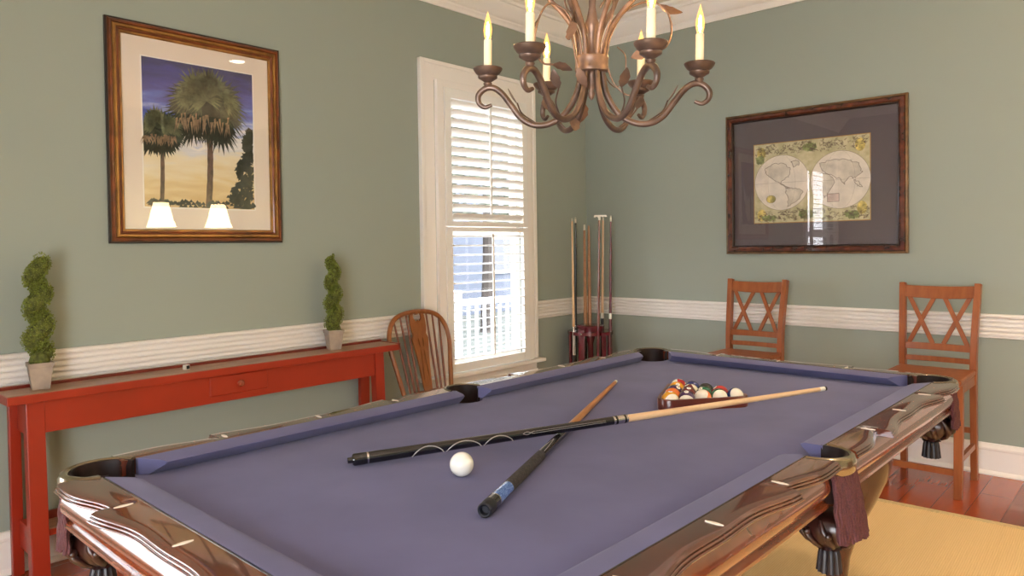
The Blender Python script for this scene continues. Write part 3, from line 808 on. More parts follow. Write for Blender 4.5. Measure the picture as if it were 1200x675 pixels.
loop = lambda s: [(.038,0,1.80),(.050,.0,1.86),(.090,.02,1.925),(.150,.02,1.950),(.195,.01,1.925),(.208,0,1.87),(.190,-.01,1.825),(.150,-.02,1.812)]
tendril(IMG, loop(1)); 
tendril(IMG+PI, [(.036,0,1.80),(.046,.0,1.87),(.07,.0,1.92),(.115,.01,1.935),(.142,.01,1.89),(.150,0,1.83),(.130,-.01,1.79),(.100,-.015,1.785)])
tendril(IMG+rad(35), [(.038,0,1.79),(.055,0,1.75),(.10,.01,1.735),(.128,.01,1.77),(.12,.0,1.82),(.09,0,1.84)], False, .0018)
tendril(IMG+PI+rad(40), [(.036,0,1.80),(.050,.0,1.86),(.075,.0,1.885),(.085,.01,1.86),(.078,.015,1.80),(.070,.02,1.76)], True)
tendril(IMG-rad(60), [(.036,0,1.80),(.06,0,1.85),(.075,.01,1.90),(.06,.02,1.94),(.03,.02,1.945),(.02,.01,1.925)], False)
tendril(IMG+PI-rad(60), [(.036,0,1.80),(.055,0,1.84),(.07,.01,1.89),(.09,.0,1.93),(.12,0,1.96),(.14,0,2.02)], True)
tendril(IMG+rad(100), [(.040,0,1.78),(.055,0,1.72),(.075,.01,1.68),(.07,.02,1.655)], True, .0022)
tendril(IMG+rad(-25), [(.040,0,1.78),(.06,0,1.73),(.09,.012,1.70),(.12,.012,1.70)], False, .0022)

# ------------------------------------------------------------------ pictures
def rect_frame(b, cx, cz, w_, h_, wd, prof):
    """frame moulding in the local x/z plane, facing -y; prof = (inset from outer edge, depth towards viewer)"""
    rings = []
    for (sx,sz) in ((-1,-1),(1,-1),(1,1),(-1,1)):
        rings.append([(cx+sx*(w_/2-i), -d, cz+sz*(h_/2-i)) for i,d in prof])
    b.loft(rings, closed=True)
def frond(b, c, ang, L, W, n, rnd, y, droop=.0):
    """fan palm leaf made of thin flat blades"""
    for k in range(n):
        a = ang + (k/(n-1)-.5)*W + rnd.uniform(-.05,.05); l = L*(1-.45*abs(k/(n-1)-.5)*1.2)*rnd.uniform(.85,1.08)
        tip = (c[0]+l*math.cos(a), c[1]+l*math.sin(a)-droop*l*abs(math.cos(a)))
        px, pz = -math.sin(a)*.006, math.cos(a)*.006
        mid = (c[0]+.5*l*math.cos(a), c[1]+.5*l*math.sin(a))
        b.add([(c[0],y,c[1]),(mid[0]+px,y,mid[1]+pz),(tip[0],y,tip[1]),(mid[0]-px,y,mid[1]-pz)], [(0,1,2,3)])
def print_mat(name, rgb, noise=.25, scale=40): return mat(name, rgb, .7, noise=noise, scale=scale, spec=.2)
pw, ph = .842, 1.008
pp = thing('framed_palm_picture', 'tall gold-framed palm tree picture with ivory mount above the red console', 'picture', (.002,-3.140,1.842), rad(90))
# local: x runs to the viewer's right, -y to the viewer
b = MB(); b.cur = 0
rect_frame(b, 0, 0, pw, ph, 0, [(0,0),(0,.016),(.004,.020),(.008,.020),(.008,.0)])
b.cur = 1; rect_frame(b, 0, 0, pw-.016, ph-.016, 0, [(0,0),(0,.021),(.006,.028),(.014,.029),(.018,.024),(.018,0)])
b.cur = 2; rect_frame(b, 0, 0, pw-.052, ph-.052, 0, [(0,0),(0,.025),(.006,.031),(.013,.031),(.017,.026),(.017,0)])
b.cur = 1; rect_frame(b, 0, 0, pw-.086, ph-.086, 0, [(0,0),(0,.024),(.006,.026),(.012,.022),(.012,0)])
b.cur = 2; rect_frame(b, 0, 0, pw-.110, ph-.110, 0, [(0,0),(0,.021),(.006,.021),(.010,.016),(.010,0)])
b.build('frame', [M['framedark'],M['goldred'],M['goldframe']], pp, smooth=40)
MB().box(-pw/2+.055,pw/2-.055,-.010,-.004,-ph/2+.055,ph/2-.055).build('mount_board', M['mat_white'], pp, smooth=0)
ax0, ax1, az0, az1 = -.268, .270, -.335, .352
MB().box(ax0-.006,ax1+.006,-.0108,-.0095,az0-.006,az1+.006).build('mount_bevel', mat('mount_bevel_white',(238,232,224),.7), pp, smooth=0)
def sky_print():
    m = bpy.data.materials.new('painted_sunset_sky'); m.use_nodes = True; nt = m.node_tree; bs = nt.nodes['Principled BSDF']; bs.inputs['Roughness'].default_value = .6
    tc = nt.nodes.new('ShaderNodeTexCoord'); mp = nt.nodes.new('ShaderNodeMapping'); mp.inputs['Scale'].default_value = (1.6,1,8); mp.inputs['Rotation'].default_value = (0,rad(8),0)
    nt.links.new(tc.outputs['Object'], mp.inputs['Vector'])
    nz = nt.nodes.new('ShaderNodeTexNoise'); nz.inputs['Scale'].default_value = 2.6; nz.inputs['Detail'].default_value = 5; nz.inputs['Distortion'].default_value = .6
    nt.links.new(mp.outputs['Vector'], nz.inputs['Vector'])
    sp = nt.nodes.new('ShaderNodeSeparateXYZ'); nt.links.new(tc.outputs['Object'], sp.inputs[0])
    mr = nt.nodes.new('ShaderNodeMapRange'); mr.inputs['From Min'].default_value = az0; mr.inputs['From Max'].default_value = az1
    nt.links.new(sp.outputs['Z'], mr.inputs['Value'])
    ma = nt.nodes.new('ShaderNodeMath'); ma.operation = 'MULTIPLY_ADD'; ma.inputs[1].default_value = .55; nt.links.new(nz.outputs['Fac'], ma.inputs[0])
    su = nt.nodes.new('ShaderNodeMath'); su.operation = 'SUBTRACT'; su.inputs[1].default_value = .275; nt.links.new(mr.outputs[0], su.inputs[0]); nt.links.new(su.outputs[0], ma.inputs[2])
    cr = nt.nodes.new('ShaderNodeValToRGB'); e = cr.color_ramp.elements
    e[0].position = 0; e[0].color = lin((204,172,122)); e[1].position = 1; e[1].color = lin((30,34,92))
    for p_, c_ in ((.16,(222,200,152)),(.32,(230,218,190)),(.43,(214,214,218)),(.50,(236,230,224)),(.57,(150,166,212)),(.67,(76,98,190)),(.80,(58,62,152))):
        k = e.new(p_); k.color = lin(c_)
    nt.links.new(ma.outputs[0], cr.inputs['Fac']); nt.links.new(cr.outputs['Color'], bs.inputs['Base Color']); return m
MB().box(ax0,ax1,-.0118,-.0100,az0,az1).build('sky_print', sky_print(), pp, smooth=0)
def palm(cx, zc, zb, scale, tw, mats, seed, clipx=None):
    rnd = random.Random(seed); root = bpy.data.objects.new('palm_print', None)
    t = MB(); seg = 14
    L_ = []; R__ = []
    for k in range(seg+1):
        u = k/seg; z = zb+(zc-zb)*u; wv = tw*(1+.06*math.sin(k*2.2))*(1-.12*u); x = cx+.012*scale*math.sin(u*2.2)
        L_.append((x-wv,z)); R__.append((x+wv,z))
    for k in range(seg): t.add([(L_[k][0],-.0121,L_[k][1]),(R__[k][0],-.0121,R__[k][1]),(R__[k+1][0],-.0121,R__[k+1][1]),(L_[k+1][0],-.0121,L_[k+1][1])], [(0,1,2,3)])
    o = t.build('palm_print', mats[0], pp, smooth=0)
    def crown_part(nm, count, m, y, spread, tilt, lo, hi):
        b = MB()
        for k in range(count):
            a = rnd.uniform(lo,hi); rr = rnd.random()**.62*spread
            c = (cx+rr*.62*math.cos(a), zc+.085*scale+tilt+rr*.50*math.sin(a))
            frond(b, c, a+rnd.uniform(-.9,.9)*(1.6 if rr < .5*spread else .5), .115*scale*rnd.uniform(.7,1.15), 2.3, 11, rnd, y, .25)
        # clip the motif to the print
        for i,v in enumerate(b.v): b.v[i] = (min(max(v[0],ax0+.001),ax1-.001), v[1], min(max(v[2],az0+.001),az1-.001))
        b.build(nm, m, o, smooth=0)
    cb = MB()
    for k in range(16): frond(cb, (cx+rnd.uniform(-.05,.05)*scale, zc+rnd.uniform(.05,.13)*scale), rnd.uniform(0,2*PI), .10*scale, 5.5, 15, rnd, -.01225, .1)
    for i,v in enumerate(cb.v): cb.v[i] = (min(max(v[0],ax0+.001),ax1-.001), v[1], v[2])
    cb.build('frond_layer', mats[1], o, smooth=0)
    crown_part('frond_layer', 58, mats[1], -.0124, .17*scale, .0, 0, 2*PI)
    crown_part('frond_layer', 34, mats[2], -.0127, .15*scale, .03*scale, -.3, PI+.3)
    crown_part('frond_layer', 16, mats[3], -.0130, .14*scale, .04*scale, .1, PI-.1)
    sk = MB()
    for k in range(46):
        x = cx+rnd.uniform(-.13,.11)*scale; z = zc+.055*scale+rnd.uniform(-.02,.02)*scale
        sk.add([(x-.004,-.0132,z),(x+.006,-.0132,z+.004),(x+rnd.uniform(-.02,.02),-.0132,z-.055*scale)], [(0,1,2)])
    sk.build('frond_layer', mats[4], o, smooth=0)
pm = [print_mat('painted_trunk',(92,70,60)), print_mat('painted_dark_frond',(40,44,40)), print_mat('painted_mid_frond',(66,74,60)), print_mat('painted_light_frond',(98,104,78)), print_mat('painted_dead_frond',(142,118,96))]
palm(.030, .035, az0+.004, 1.12, .0155, pm, 3)
palm(-.192, -.045, az0+.004, .60, .010, pm, 8)
b = MB(); rnd = random.Random(4)
for k in range(420):
    u = rnd.random(); z = az0+.004+u*.40; wd = .115*(1-u*.8)*(.75+.5*abs(math.sin(u*9)))
    x = ax1-.004-wd*rnd.random()**.8
    a = rnd.uniform(0,2*PI); l = rnd.uniform(.010,.024)
    pts_ = [(x+l*math.cos(a),z+l*math.sin(a)),(x+l*math.cos(a+2.2),z+l*math.sin(a+2.2)*.7),(x+l*math.cos(a+4.1),z+l*math.sin(a+4.1)*.7)]
    b.add([(min(max(p[0],ax0+.001),ax1-.001),-.0126,min(max(p[1],az0+.001),az1-.001)) for p in pts_], [(0,1,2)])
for k in range(160):
    x = rnd.uniform(ax0+.002,ax1-.002); z = az0+.003+rnd.random()*(.028 if x < .13 else .07)
    b.add([(x-.012,-.0122,max(az0+.001,z-.004)),(x+.012,-.0122,max(az0+.001,z-.003)),(x+rnd.uniform(-.004,.004),-.0122,z+.012)], [(0,1,2)])
b.build('painted_tree', print_mat('painted_tree_dark',(52,54,52)), pp, smooth=0)
MB().box(-pw/2+.056,pw/2-.056,-.0175,-.0155,-ph/2+.056,ph/2-.056).build('glass', M['glasspane'], pp, smooth=0)

mw, mh = 1.136, .942
mp_ = thing('framed_world_map', 'wide burl-framed old world map with grey mount on the back wall', 'picture', (1.782,-.002,1.699))
b = MB()
b.cur = 0; rect_frame(b, 0,0,mw,mh,0,[(0,0),(0,.022),(.005,.026),(.012,.026),(.012,0)])
b.cur = 1; rect_frame(b, 0,0,mw-.024,mh-.024,0,[(0,0),(0,.024),(.008,.036),(.024,.038),(.034,.030),(.034,0)])
b.cur = 2; rect_frame(b, 0,0,mw-.092,mh-.092,0,[(0,0),(0,.028),(.004,.030),(.010,.020),(.010,0)])
b.build('frame', [M['bronzeedge'],M['burl'],M['framedark']], mp_, smooth=40)
MB().box(-mw/2+.05,mw/2-.05,-.010,-.004,-mh/2+.05,mh/2-.05).build('mount_board', M['mat_grey'], mp_, smooth=0)
MX0,MX1,MZ0,MZ1 = -.369,.357,-.264,.257
MB().box(MX0-.005,MX1+.005,-.0106,-.0098,MZ0-.005,MZ1+.005).build('mount_bevel', mat('mount_bevel_gold',(170,128,70),.5), mp_, smooth=0)
M['parch'] = mat('map_parchment', (214,204,168), .75, rgb2=(184,176,132), scale=26, detail=6)
MB().box(MX0,MX1,-.0116,-.0102,MZ0,MZ1).build('map_print', M['parch'], mp_, smooth=0)
disc_m = mat('map_hemisphere_paper',(228,218,204),.75, noise=.05, scale=14); line_m = mat('map_ink',(104,84,70),.8); land_m = mat('map_land_tint',(214,204,188),.75,noise=.08,scale=18)
green_m = mat('map_green_tint',(126,134,84),.75,noise=.3,scale=40); gold_m = mat('map_gold_tint',(196,178,104),.75,noise=.25,scale=40); rose_m = mat('map_rose_tint',(206,184,172),.75,noise=.1,scale=20)
def disc(b, cx, cz, rx, rz, y, n=64): b.add([(cx,y,cz)]+[(cx+rx*math.cos(2*PI*k/n),y,cz+rz*math.sin(2*PI*k/n)) for k in range(n)], [(0,1+k,1+(k+1)%n) for k in range(n)])
def ringline(b, cx, cz, rx, rz, wd, y, n=64):
    v = []
    for k in range(n):
        a = 2*PI*k/n; v += [(cx+(rx-wd)*math.cos(a),y,cz+(rz-wd)*math.sin(a)),(cx+rx*math.cos(a),y,cz+rz*math.sin(a))]
    b.add(v, [(2*k,2*k+1,(2*k+3)%(2*n),(2*k+2)%(2*n)) for k in range(n)])
def polyline(b, pts, wd, y, close=True):
    n = len(pts)
    for k in range(n if close else n-1):
        p, q = Vector(pts[k]), Vector(pts[(k+1)%n]); t = (q-p)
        if t.length < 1e-6: continue
        t.normalize(); nn = Vector((-t.y,t.x))*wd
        b.add([(p.x-nn.x,y,p.y-nn.y),(q.x-nn.x,y,q.y-nn.y),(q.x+nn.x,y,q.y+nn.y),(p.x+nn.x,y,p.y+nn.y)], [(0,1,2,3)])
hc = ((-.185,-.004),(.182,-.010)); HR = .181
b = MB()
for cx,cz in hc: disc(b, cx, cz, HR, HR, -.0118)
b.build('hemispheres', disc_m, mp_, smooth=0)
def wobble(pts, seed, amp=.006, sub=5):
    rnd = random.Random(seed); out_ = []
    n = len(pts)
    for k in range(n):
        p, q = pts[k], pts[(k+1)%n]
        for j in range(sub): u = j/sub; out_.append((p[0]+(q[0]-p[0])*u+rnd.uniform(-amp,amp), p[1]+(q[1]-p[1])*u+rnd.uniform(-amp,amp)))
    return out_
lands = [
 (0,[(-.11,.10),(-.05,.13),(.02,.12),(.06,.08),(.05,.04),(.02,.02),(-.01,-.005),(.03,-.03),(.05,-.04),(.03,-.03),(-.02,.0),(-.06,.03),(-.10,.06)]),
 (0,[(.03,-.04),(.09,-.04),(.14,-.06),(.12,-.11),(.07,-.14),(.04,-.16),(.045,-.10),(.03,-.07)]),
 (0,[(.06,.13),(.10,.14),(.12,.11),(.08,.10)]),
 (1,[(-.12,.11),(-.04,.13),(.05,.12),(.11,.09),(.13,.04),(.09,.00),(.05,.015),(.03,-.03),(.0,.0),(-.04,.03),(-.08,.04),(-.11,.07)]),
 (1,[(-.15,.04),(-.09,.05),(-.05,.02),(-.03,-.01),(-.06,-.06),(-.09,-.11),(-.11,-.07),(-.15,-.01)]),
 (1,[(.08,-.01),(.11,-.02),(.13,-.05),(.10,-.045)])]
bl = MB(); bi = MB()
for i,(hm,pts) in enumerate(lands):
    wp = [(hc[hm][0]+x, hc[hm][1]+z) for x,z in wobble(pts, i)]
    # keep inside the hemisphere
    cx,cz = hc[hm]; wp2 = []
    for x,z in wp:
        d = math.hypot(x-cx,z-cz)
        if d > HR-.006: x,z = cx+(x-cx)*(HR-.006)/d, cz+(z-cz)*(HR-.006)/d
        wp2.append((x,z))
    bl.add([(x,-.0121,z) for x,z in wp2], [tuple(range(len(wp2)))]); polyline(bi, wp2, .0012, -.0124)
bl.build('land_print', land_m, mp_, smooth=0)
for cx,cz in hc:
    ringline(bi, cx, cz, HR, HR, .0016, -.0123); 
    polyline(bi, [(cx-HR,cz),(cx+HR,cz)], .0005, -.0122, False)
    for k in (-.5,.5):
        polyline(bi, [(cx+k*HR*math.cos(t), cz+HR*math.sin(t)) for t in [(-PI/2+PI*j/20) for j in range(21)]], .0003, -.0122, False)
ringline(bi, hc[0][0]-.07, hc[0][1]-.105, .032, .026, .0018, -.0126); polyline(bi, [(hc[1][0]+x, hc[1][1]+z) for x,z in ((-.075,-.135),(-.005,-.135),(-.005,-.085),(-.075,-.085))], .0012, -.0126)
rnd = random.Random(11)
for k in range(330):      # engraved figures round the edges
    x = rnd.uniform(MX0+.01,MX1-.01); z = rnd.choice((rnd.uniform(MZ0+.008,MZ0+.085), rnd.uniform(MZ1-.075,MZ1-.008)))
    if min(math.hypot(x-c[0],z-c[1]) for c in hc) < HR+.006: continue
    cpts = [(x+rnd.uniform(-.014,.014), z+rnd.uniform(-.012,.012)) for _ in range(5)]
    polyline(bi, cpts, .0010, -.0122, False)
bi.build('map_lines', line_m, mp_, smooth=0)
b = MB(); disc(b, hc[0][0]-.07, hc[0][1]-.105, .030, .024, -.0122, 24)
for (x,z) in ((MX0+.05,MZ1-.06),(MX1-.055,MZ1-.06),(MX0+.05,MZ0+.05),(MX1-.045,MZ0+.075)): disc(b, x, z, .030, .040, -.0117, 20)
b.build('gold_ornament', gold_m, mp_, smooth=0)
b = MB()
for (x,z,sx,sz) in ((MX0+.04,MZ1-.10,.03,.03),(MX1-.105,MZ0+.035,.045,.026),(-.002,MZ1-.045,.045,.03),(MX0+.10,MZ0+.03,.05,.02),(-.02,MZ0+.05,.06,.03)):
    pts = wobble([(x+sx*math.cos(2*PI*k/10), z+sz*math.sin(2*PI*k/10)) for k in range(10)], int(x*999), .006, 3)
    b.add([(min(max(p[0],MX0+.002),MX1-.002),-.0119 if False else -.01175,min(max(p[1],MZ0+.002),MZ1-.002)) for p in pts], [tuple(range(len(pts)))])
b.build('green_ornament', green_m, mp_, smooth=0)
b = MB(); b.add([(hc[1][0]+x,-.0122,hc[1][1]+z) for x,z in ((-.074,-.134),(-.006,-.134),(-.006,-.086),(-.074,-.086))], [(0,1,2,3)]); b.build('rose_cartouche', rose_m, mp_, smooth=0)
MB().box(-mw/2+.052,mw/2-.052,-.0190,-.0170,-mh/2+.052,mh/2-.052).build('glass', M['glasspane'], mp_, smooth=0)

# ------------------------------------------------------------------ red console
con = thing('console_table', 'long narrow red console table with worn tan top against the left wall', 'console table', (0,-3.05,0))
def cy(y): return y+3.05
TZ = .752
b = MB(); b.cur = 0; b.box(.030,.222,cy(-4.006),cy(-2.105),TZ-.036,TZ-.002); b.cur = 1; b.box(.044,.218,cy(-4.002),cy(-2.118),TZ-.006,TZ)
b.build('tabletop', [M['red'],M['worn']], con, smooth=0, bevel=.003)
MB().box(.030,.046,cy(-4.006),cy(-2.105),TZ-.03,TZ+.012).build('back_lip', M['darkred'], con, smooth=0, bevel=.003)
MB().box(.046,.222,cy(-2.121),cy(-2.105),TZ-.03,TZ+.004).build('end_lip', M['darkred'], con, smooth=0, bevel=.002)
b = MB(); b.box(.178,.196,cy(-3.885),cy(-2.270),.588,TZ-.036); b.box(.050,.066,cy(-3.885),cy(-2.270),.588,TZ-.036)
b.build('apron', M['red'], con, smooth=0, bevel=.002)
dr = MB().box(.180,.201,cy(-3.212),cy(-2.918),.618,TZ-.040).build('drawer', M['red'], con, smooth=0, bevel=.006)
b = MB(); b.X = Matrix.Translation((.201,cy(-3.068),.668)) @ Matrix.Rotation(rad(90),4,'Y')
b.lathe([(.009,0),(.007,.008),(.010,.013),(.015,.018),(.016,.023),(.012,.028),(.001,.030)], 20); b.build('knob', mat('brown_knob_wood',(150,72,48),.25,coat=.6), dr)
for (y0,y1) in ((-3.940,-3.876),(-2.268,-2.208)):
    for front in (1,0):
        if not front and y0 < -3: y0, y1 = -3.966, -3.925
        b = MB(); xt0,xt1 = (.152,.200) if front else (.034,.064); xb0,xb1 = (.176,.226) if front else (.034,.062)
        b.loft([[(xb0,cy(y0),0),(xb1,cy(y0),0),(xb1,cy(y1),0),(xb0,cy(y1),0)],[(xt0,cy(y0),TZ-.036),(xt1,cy(y0),TZ-.036),(xt1,cy(y1),TZ-.036),(xt0,cy(y1),TZ-.036)]])
        b.build('leg', M['red'], con, smooth=0, bevel=.003)
    ym = -3.925 if y0 < -3 else (y0+y1)/2
    MB().box(.064,.153,cy(ym-.012),cy(ym+.012),.588,TZ-.037).build('side_rail', M['red'], con, smooth=0, bevel=.002)
    MB().box(.062,.172,cy(ym-.014),cy(ym+.014),.115,.225).build('side_stretcher', M['red'], con, smooth=0, bevel=.002)
b = MB(); b.cur = 0; b.box(.050,.190,cy(-3.90),cy(-2.245),.172,.196); b.cur = 1; b.box(.060,.182,cy(-3.878),cy(-2.270),.190,.199)
b.build('lower_shelf', [M['red'],M['worn']], con, smooth=0, bevel=.002)
MB().box(.046,.060,cy(-3.878),cy(-2.270),.170,.232).build('shelf_lip', M['darkred'], con, smooth=0, bevel=.002)

# small cube on the console
b = MB(); b.cur = 0; b.box(-.011,.011,-.011,.011,0,.022); b.cur = 1; b.box(.0112,.0118,-.009,.009,.003,.019)
tag(b.build('small_cube', [M['cube_white'],M['cube_black']], smooth=0, bevel=.0015), 'small white cube with one dark face lying on the red console', 'cube')
bpy.data.objects['small_cube'].location = (.125,-3.285,TZ); bpy.data.objects['small_cube'].rotation_euler = (0,0,rad(20))

# ------------------------------------------------------------------ spiral topiaries
def topiary(label, loc, rz, turns, H, r0, r1, hel0, hel1, phase, flat_top, seed):
    t = thing('spiral_topiary', label, 'plant', loc, rz, 'spiral topiaries on the console')
    b = MB(); hb, ht = .030, .041
    PH = .108
    b.loft([[(-hb,-hb,0),(hb,-hb,0),(hb,hb,0),(-hb,hb,0)],[(-ht,-ht,PH-.018),(ht,-ht,PH-.018),(ht,ht,PH-.018),(-ht,ht,PH-.018)],
            [(-ht-.003,-ht-.003,PH-.018),(ht+.003,-ht-.003,PH-.018),(ht+.003,ht+.003,PH-.018),(-ht-.003,ht+.003,PH-.018)],[(-ht-.004,-ht-.004,PH),(ht+.004,-ht-.004,PH),(ht+.004,ht+.004,PH),(-ht-.004,ht+.004,PH)],
            [(-ht+.003,-ht+.003,PH),(ht-.003,-ht+.003,PH),(ht-.003,ht-.003,PH),(-ht+.003,ht-.003,PH)],[(-ht+.005,-ht+.005,PH-.014),(ht-.005,-ht+.005,PH-.014),(ht-.005,ht-.005,PH-.014),(-ht+.005,ht-.005,PH-.014)]])
    b.build('planter', M['planter'], t, smooth=0, bevel=.0015)
    rnd = random.Random(seed)
    pts = []; rs = []; N = 90
    for k in range(N+1):
        u = k/N; a = phase+2*PI*turns*u; hr = hel0+(hel1-hel0)*u; r = r0+(r1-r0)*u
        if k < 6: r *= .7+.05*k; 
        if not flat_top and k > N-8: r *= 1-.10*(k-N+8)
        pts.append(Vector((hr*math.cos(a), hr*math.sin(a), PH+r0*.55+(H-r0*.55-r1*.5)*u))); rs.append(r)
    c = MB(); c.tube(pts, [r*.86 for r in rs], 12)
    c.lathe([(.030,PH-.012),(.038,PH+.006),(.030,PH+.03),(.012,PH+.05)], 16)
    # leaves scattered on the surface
    c.cur = 1
    for k in range(4600):
        i = rnd.randrange(N+1); p = pts[i]
        tdir = (pts[min(i+1,N)]-pts[max(i-1,0)]).normalized()
        n1 = tdir.orthogonal().normalized(); n2 = tdir.cross(n1); a = rnd.uniform(0,2*PI)
        nrm = n1*math.cos(a)+n2*math.sin(a)
        if i == N: nrm = (nrm + tdir*rnd.uniform(0,2)).normalized()
        q = p + tdir*rnd.uniform(-.004,.004) + nrm*rs[i]*rnd.uniform(.84,1.04)
        if q.z < PH-.006: continue
        d = (nrm + Vector((rnd.gauss(0,.6),rnd.gauss(0,.6),rnd.gauss(0,.6)))).normalized(); s_ = d.orthogonal().normalized()
        s_ = (Matrix.Rotation(rnd.uniform(0,2*PI),3,d) @ s_)
        L_ = rnd.uniform(.0055,.0085); W_ = L_*.45
        c.add([q, q+d*L_*.5+s_*W_, q+d*L_, q+d*L_*.5-s_*W_], [(0,1,2,3)])
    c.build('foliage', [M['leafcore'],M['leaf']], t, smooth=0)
    return t
topiary('flat-topped spiral boxwood topiary in a grey planter at the left end of the red console', (.120,-3.868,TZ+.0005), rad(-8), 3.1, .425, .043, .031, .019, .016, 1.2, True, 1)
topiary('slender spiral boxwood topiary in a grey planter at the right end of the red console', (.120,-2.482,TZ+.0005), rad(-14), 3.3, .415, .042, .025, .016, .013, 4.2, False, 2)

# ------------------------------------------------------------------ windsor chair
ws = thing('windsor_chair', 'golden oak bow-back windsor chair with pierced splat between console and window', 'chair', (.165,-1.850,0))
# local +x is the chair's front; back reclines towards -x
def wb(u, h):   # back plane: sideways u, height h above seat -> local point
    return Vector((.0-.105*(h/.46), u, .435+h))
bow = []
ctrl = [(-.188,0),(-.215,.15),(-.236,.28),(-.215,.385),(-.145,.452),(0,.474),(.145,.452),(.215,.385),(.236,.28),(.215,.15),(.188,0)]
bow = bez([wb(u,h) for u,h in ctrl], 6)
MB().tube(bow, .0145, 10).build('back_bow', M['oak'], ws, smooth=60)
for u0,u1,h1 in ((-.140,-.178,.418),(-.106,-.128,.452),(-.074,-.080,.466),(.074,.080,.466),(.106,.128,.452),(.140,.178,.418)):
    b = MB(); b.tube([wb(u0,0), wb(u0+(u1-u0)*.4,h1*.4), wb(u1,h1)], [.0072,.0076,.0054], 8); b.build('spindle', M['dmahog'], ws, smooth=60)
# pierced splat: outline with waist, built from two side strips and a centre, leaving slots
ol = [(.030,0),(.034,.06),(.040,.14),(.046,.20),(.056,.27),(.062,.31),(.050,.335),(.056,.36),(.060,.40),(.057,.44),(.052,.468)]
sp = MB()
def strip(f0, f1, hmax=9):
    rings = []
    P = bez([(w_,h,0) for w_,h in ol], 4)
    for p in P:
        h = p.y; a, c = f0(p.x,h), f1(p.x,h)
        if h > hmax: break
        if c-a < .002: c = a+.002
        q0, q1 = wb(a,h), wb(c,h); n_ = Vector((.006,0,.0013))
        rings.append([tuple(q0-n_),tuple(q1-n_),tuple(q1+n_),tuple(q0+n_)])
    sp.loft(rings)
def slot(h):  # half-width of the two carved slots
    s = 0
    for c,w_,a in ((.11,.055,.0028),(.20,.05,.0035),(.285,.03,.0045)):
        d = abs(h-c)/w_
        if d < 1: s = max(s, a*math.sqrt(1-d*d))
    return s
keyh = lambda h: .018*math.sqrt(max(0,1-((h-.446)/.026)**2))
ctr = lambda h: .016+.004*math.sin(h*22)
strip(lambda w_,h: -w_, lambda w_,h: -ctr(h)-slot(h)-keyh(h))
strip(lambda w_,h: -ctr(h)+slot(h) if h < .420 else -.0012, lambda w_,h: ctr(h)-slot(h) if h < .420 else .0012, .425)
sp.tube([wb(0,.455),wb(.0,.470)],.012,10)
strip(lambda w_,h: ctr(h)+slot(h)+keyh(h), lambda w_,h: w_)
# cut the crown notch look with a pale keyhole: leave top as two horns
b = sp
b.build('splat', M['oak'], ws, smooth=40)
out = []
for k in range(36):
    a = 2*PI*k/36; x = .205+.235*math.cos(a); y = (.215 if math.cos(a) < 0 else .235)*math.sin(a)*1.02
    if x < -.02: x = -.02
    out.append((x,y))
b = MB(); b.prism(out, .405, .438); b.build('seat', M['oak'], ws, smooth=40, bevel=.008)
legp = []
for sx,sy in ((.34,.15),(.34,-.15),(.07,.14),(.07,-.14)):
    top = Vector((sx,sy,.41)); ft = Vector((sx+(.055 if sx > .2 else -.05), sy*1.35, 0)); legp.append((top,ft))
    P = [top.lerp(ft,u) for u in (0,.15,.3,.45,.5,.55,.75,.9,1)]
    MB().tube(P, [.012,.017,.020,.014,.019,.014,.018,.015,.012], 12).build('leg', M['oak'], ws, smooth=60)
for (i,j) in ((0,2),(1,3)):
    p, q = legp[i][0].lerp(legp[i][1],.58), legp[j][0].lerp(legp[j][1],.58)
    MB().tube([p,p.lerp(q,.5),q],[.008,.013,.008],10).build('stretcher', M['oak'], ws, smooth=60)
p = legp[0][0].lerp(legp[0][1],.58).lerp(legp[2][0].lerp(legp[2][1],.58),.5); q = legp[1][0].lerp(legp[1][1],.58).lerp(legp[3][0].lerp(legp[3][1],.58),.5)
MB().tube([p,p.lerp(q,.5),q],[.008,.013,.008],10).build('stretcher', M['oak'], ws, smooth=60)

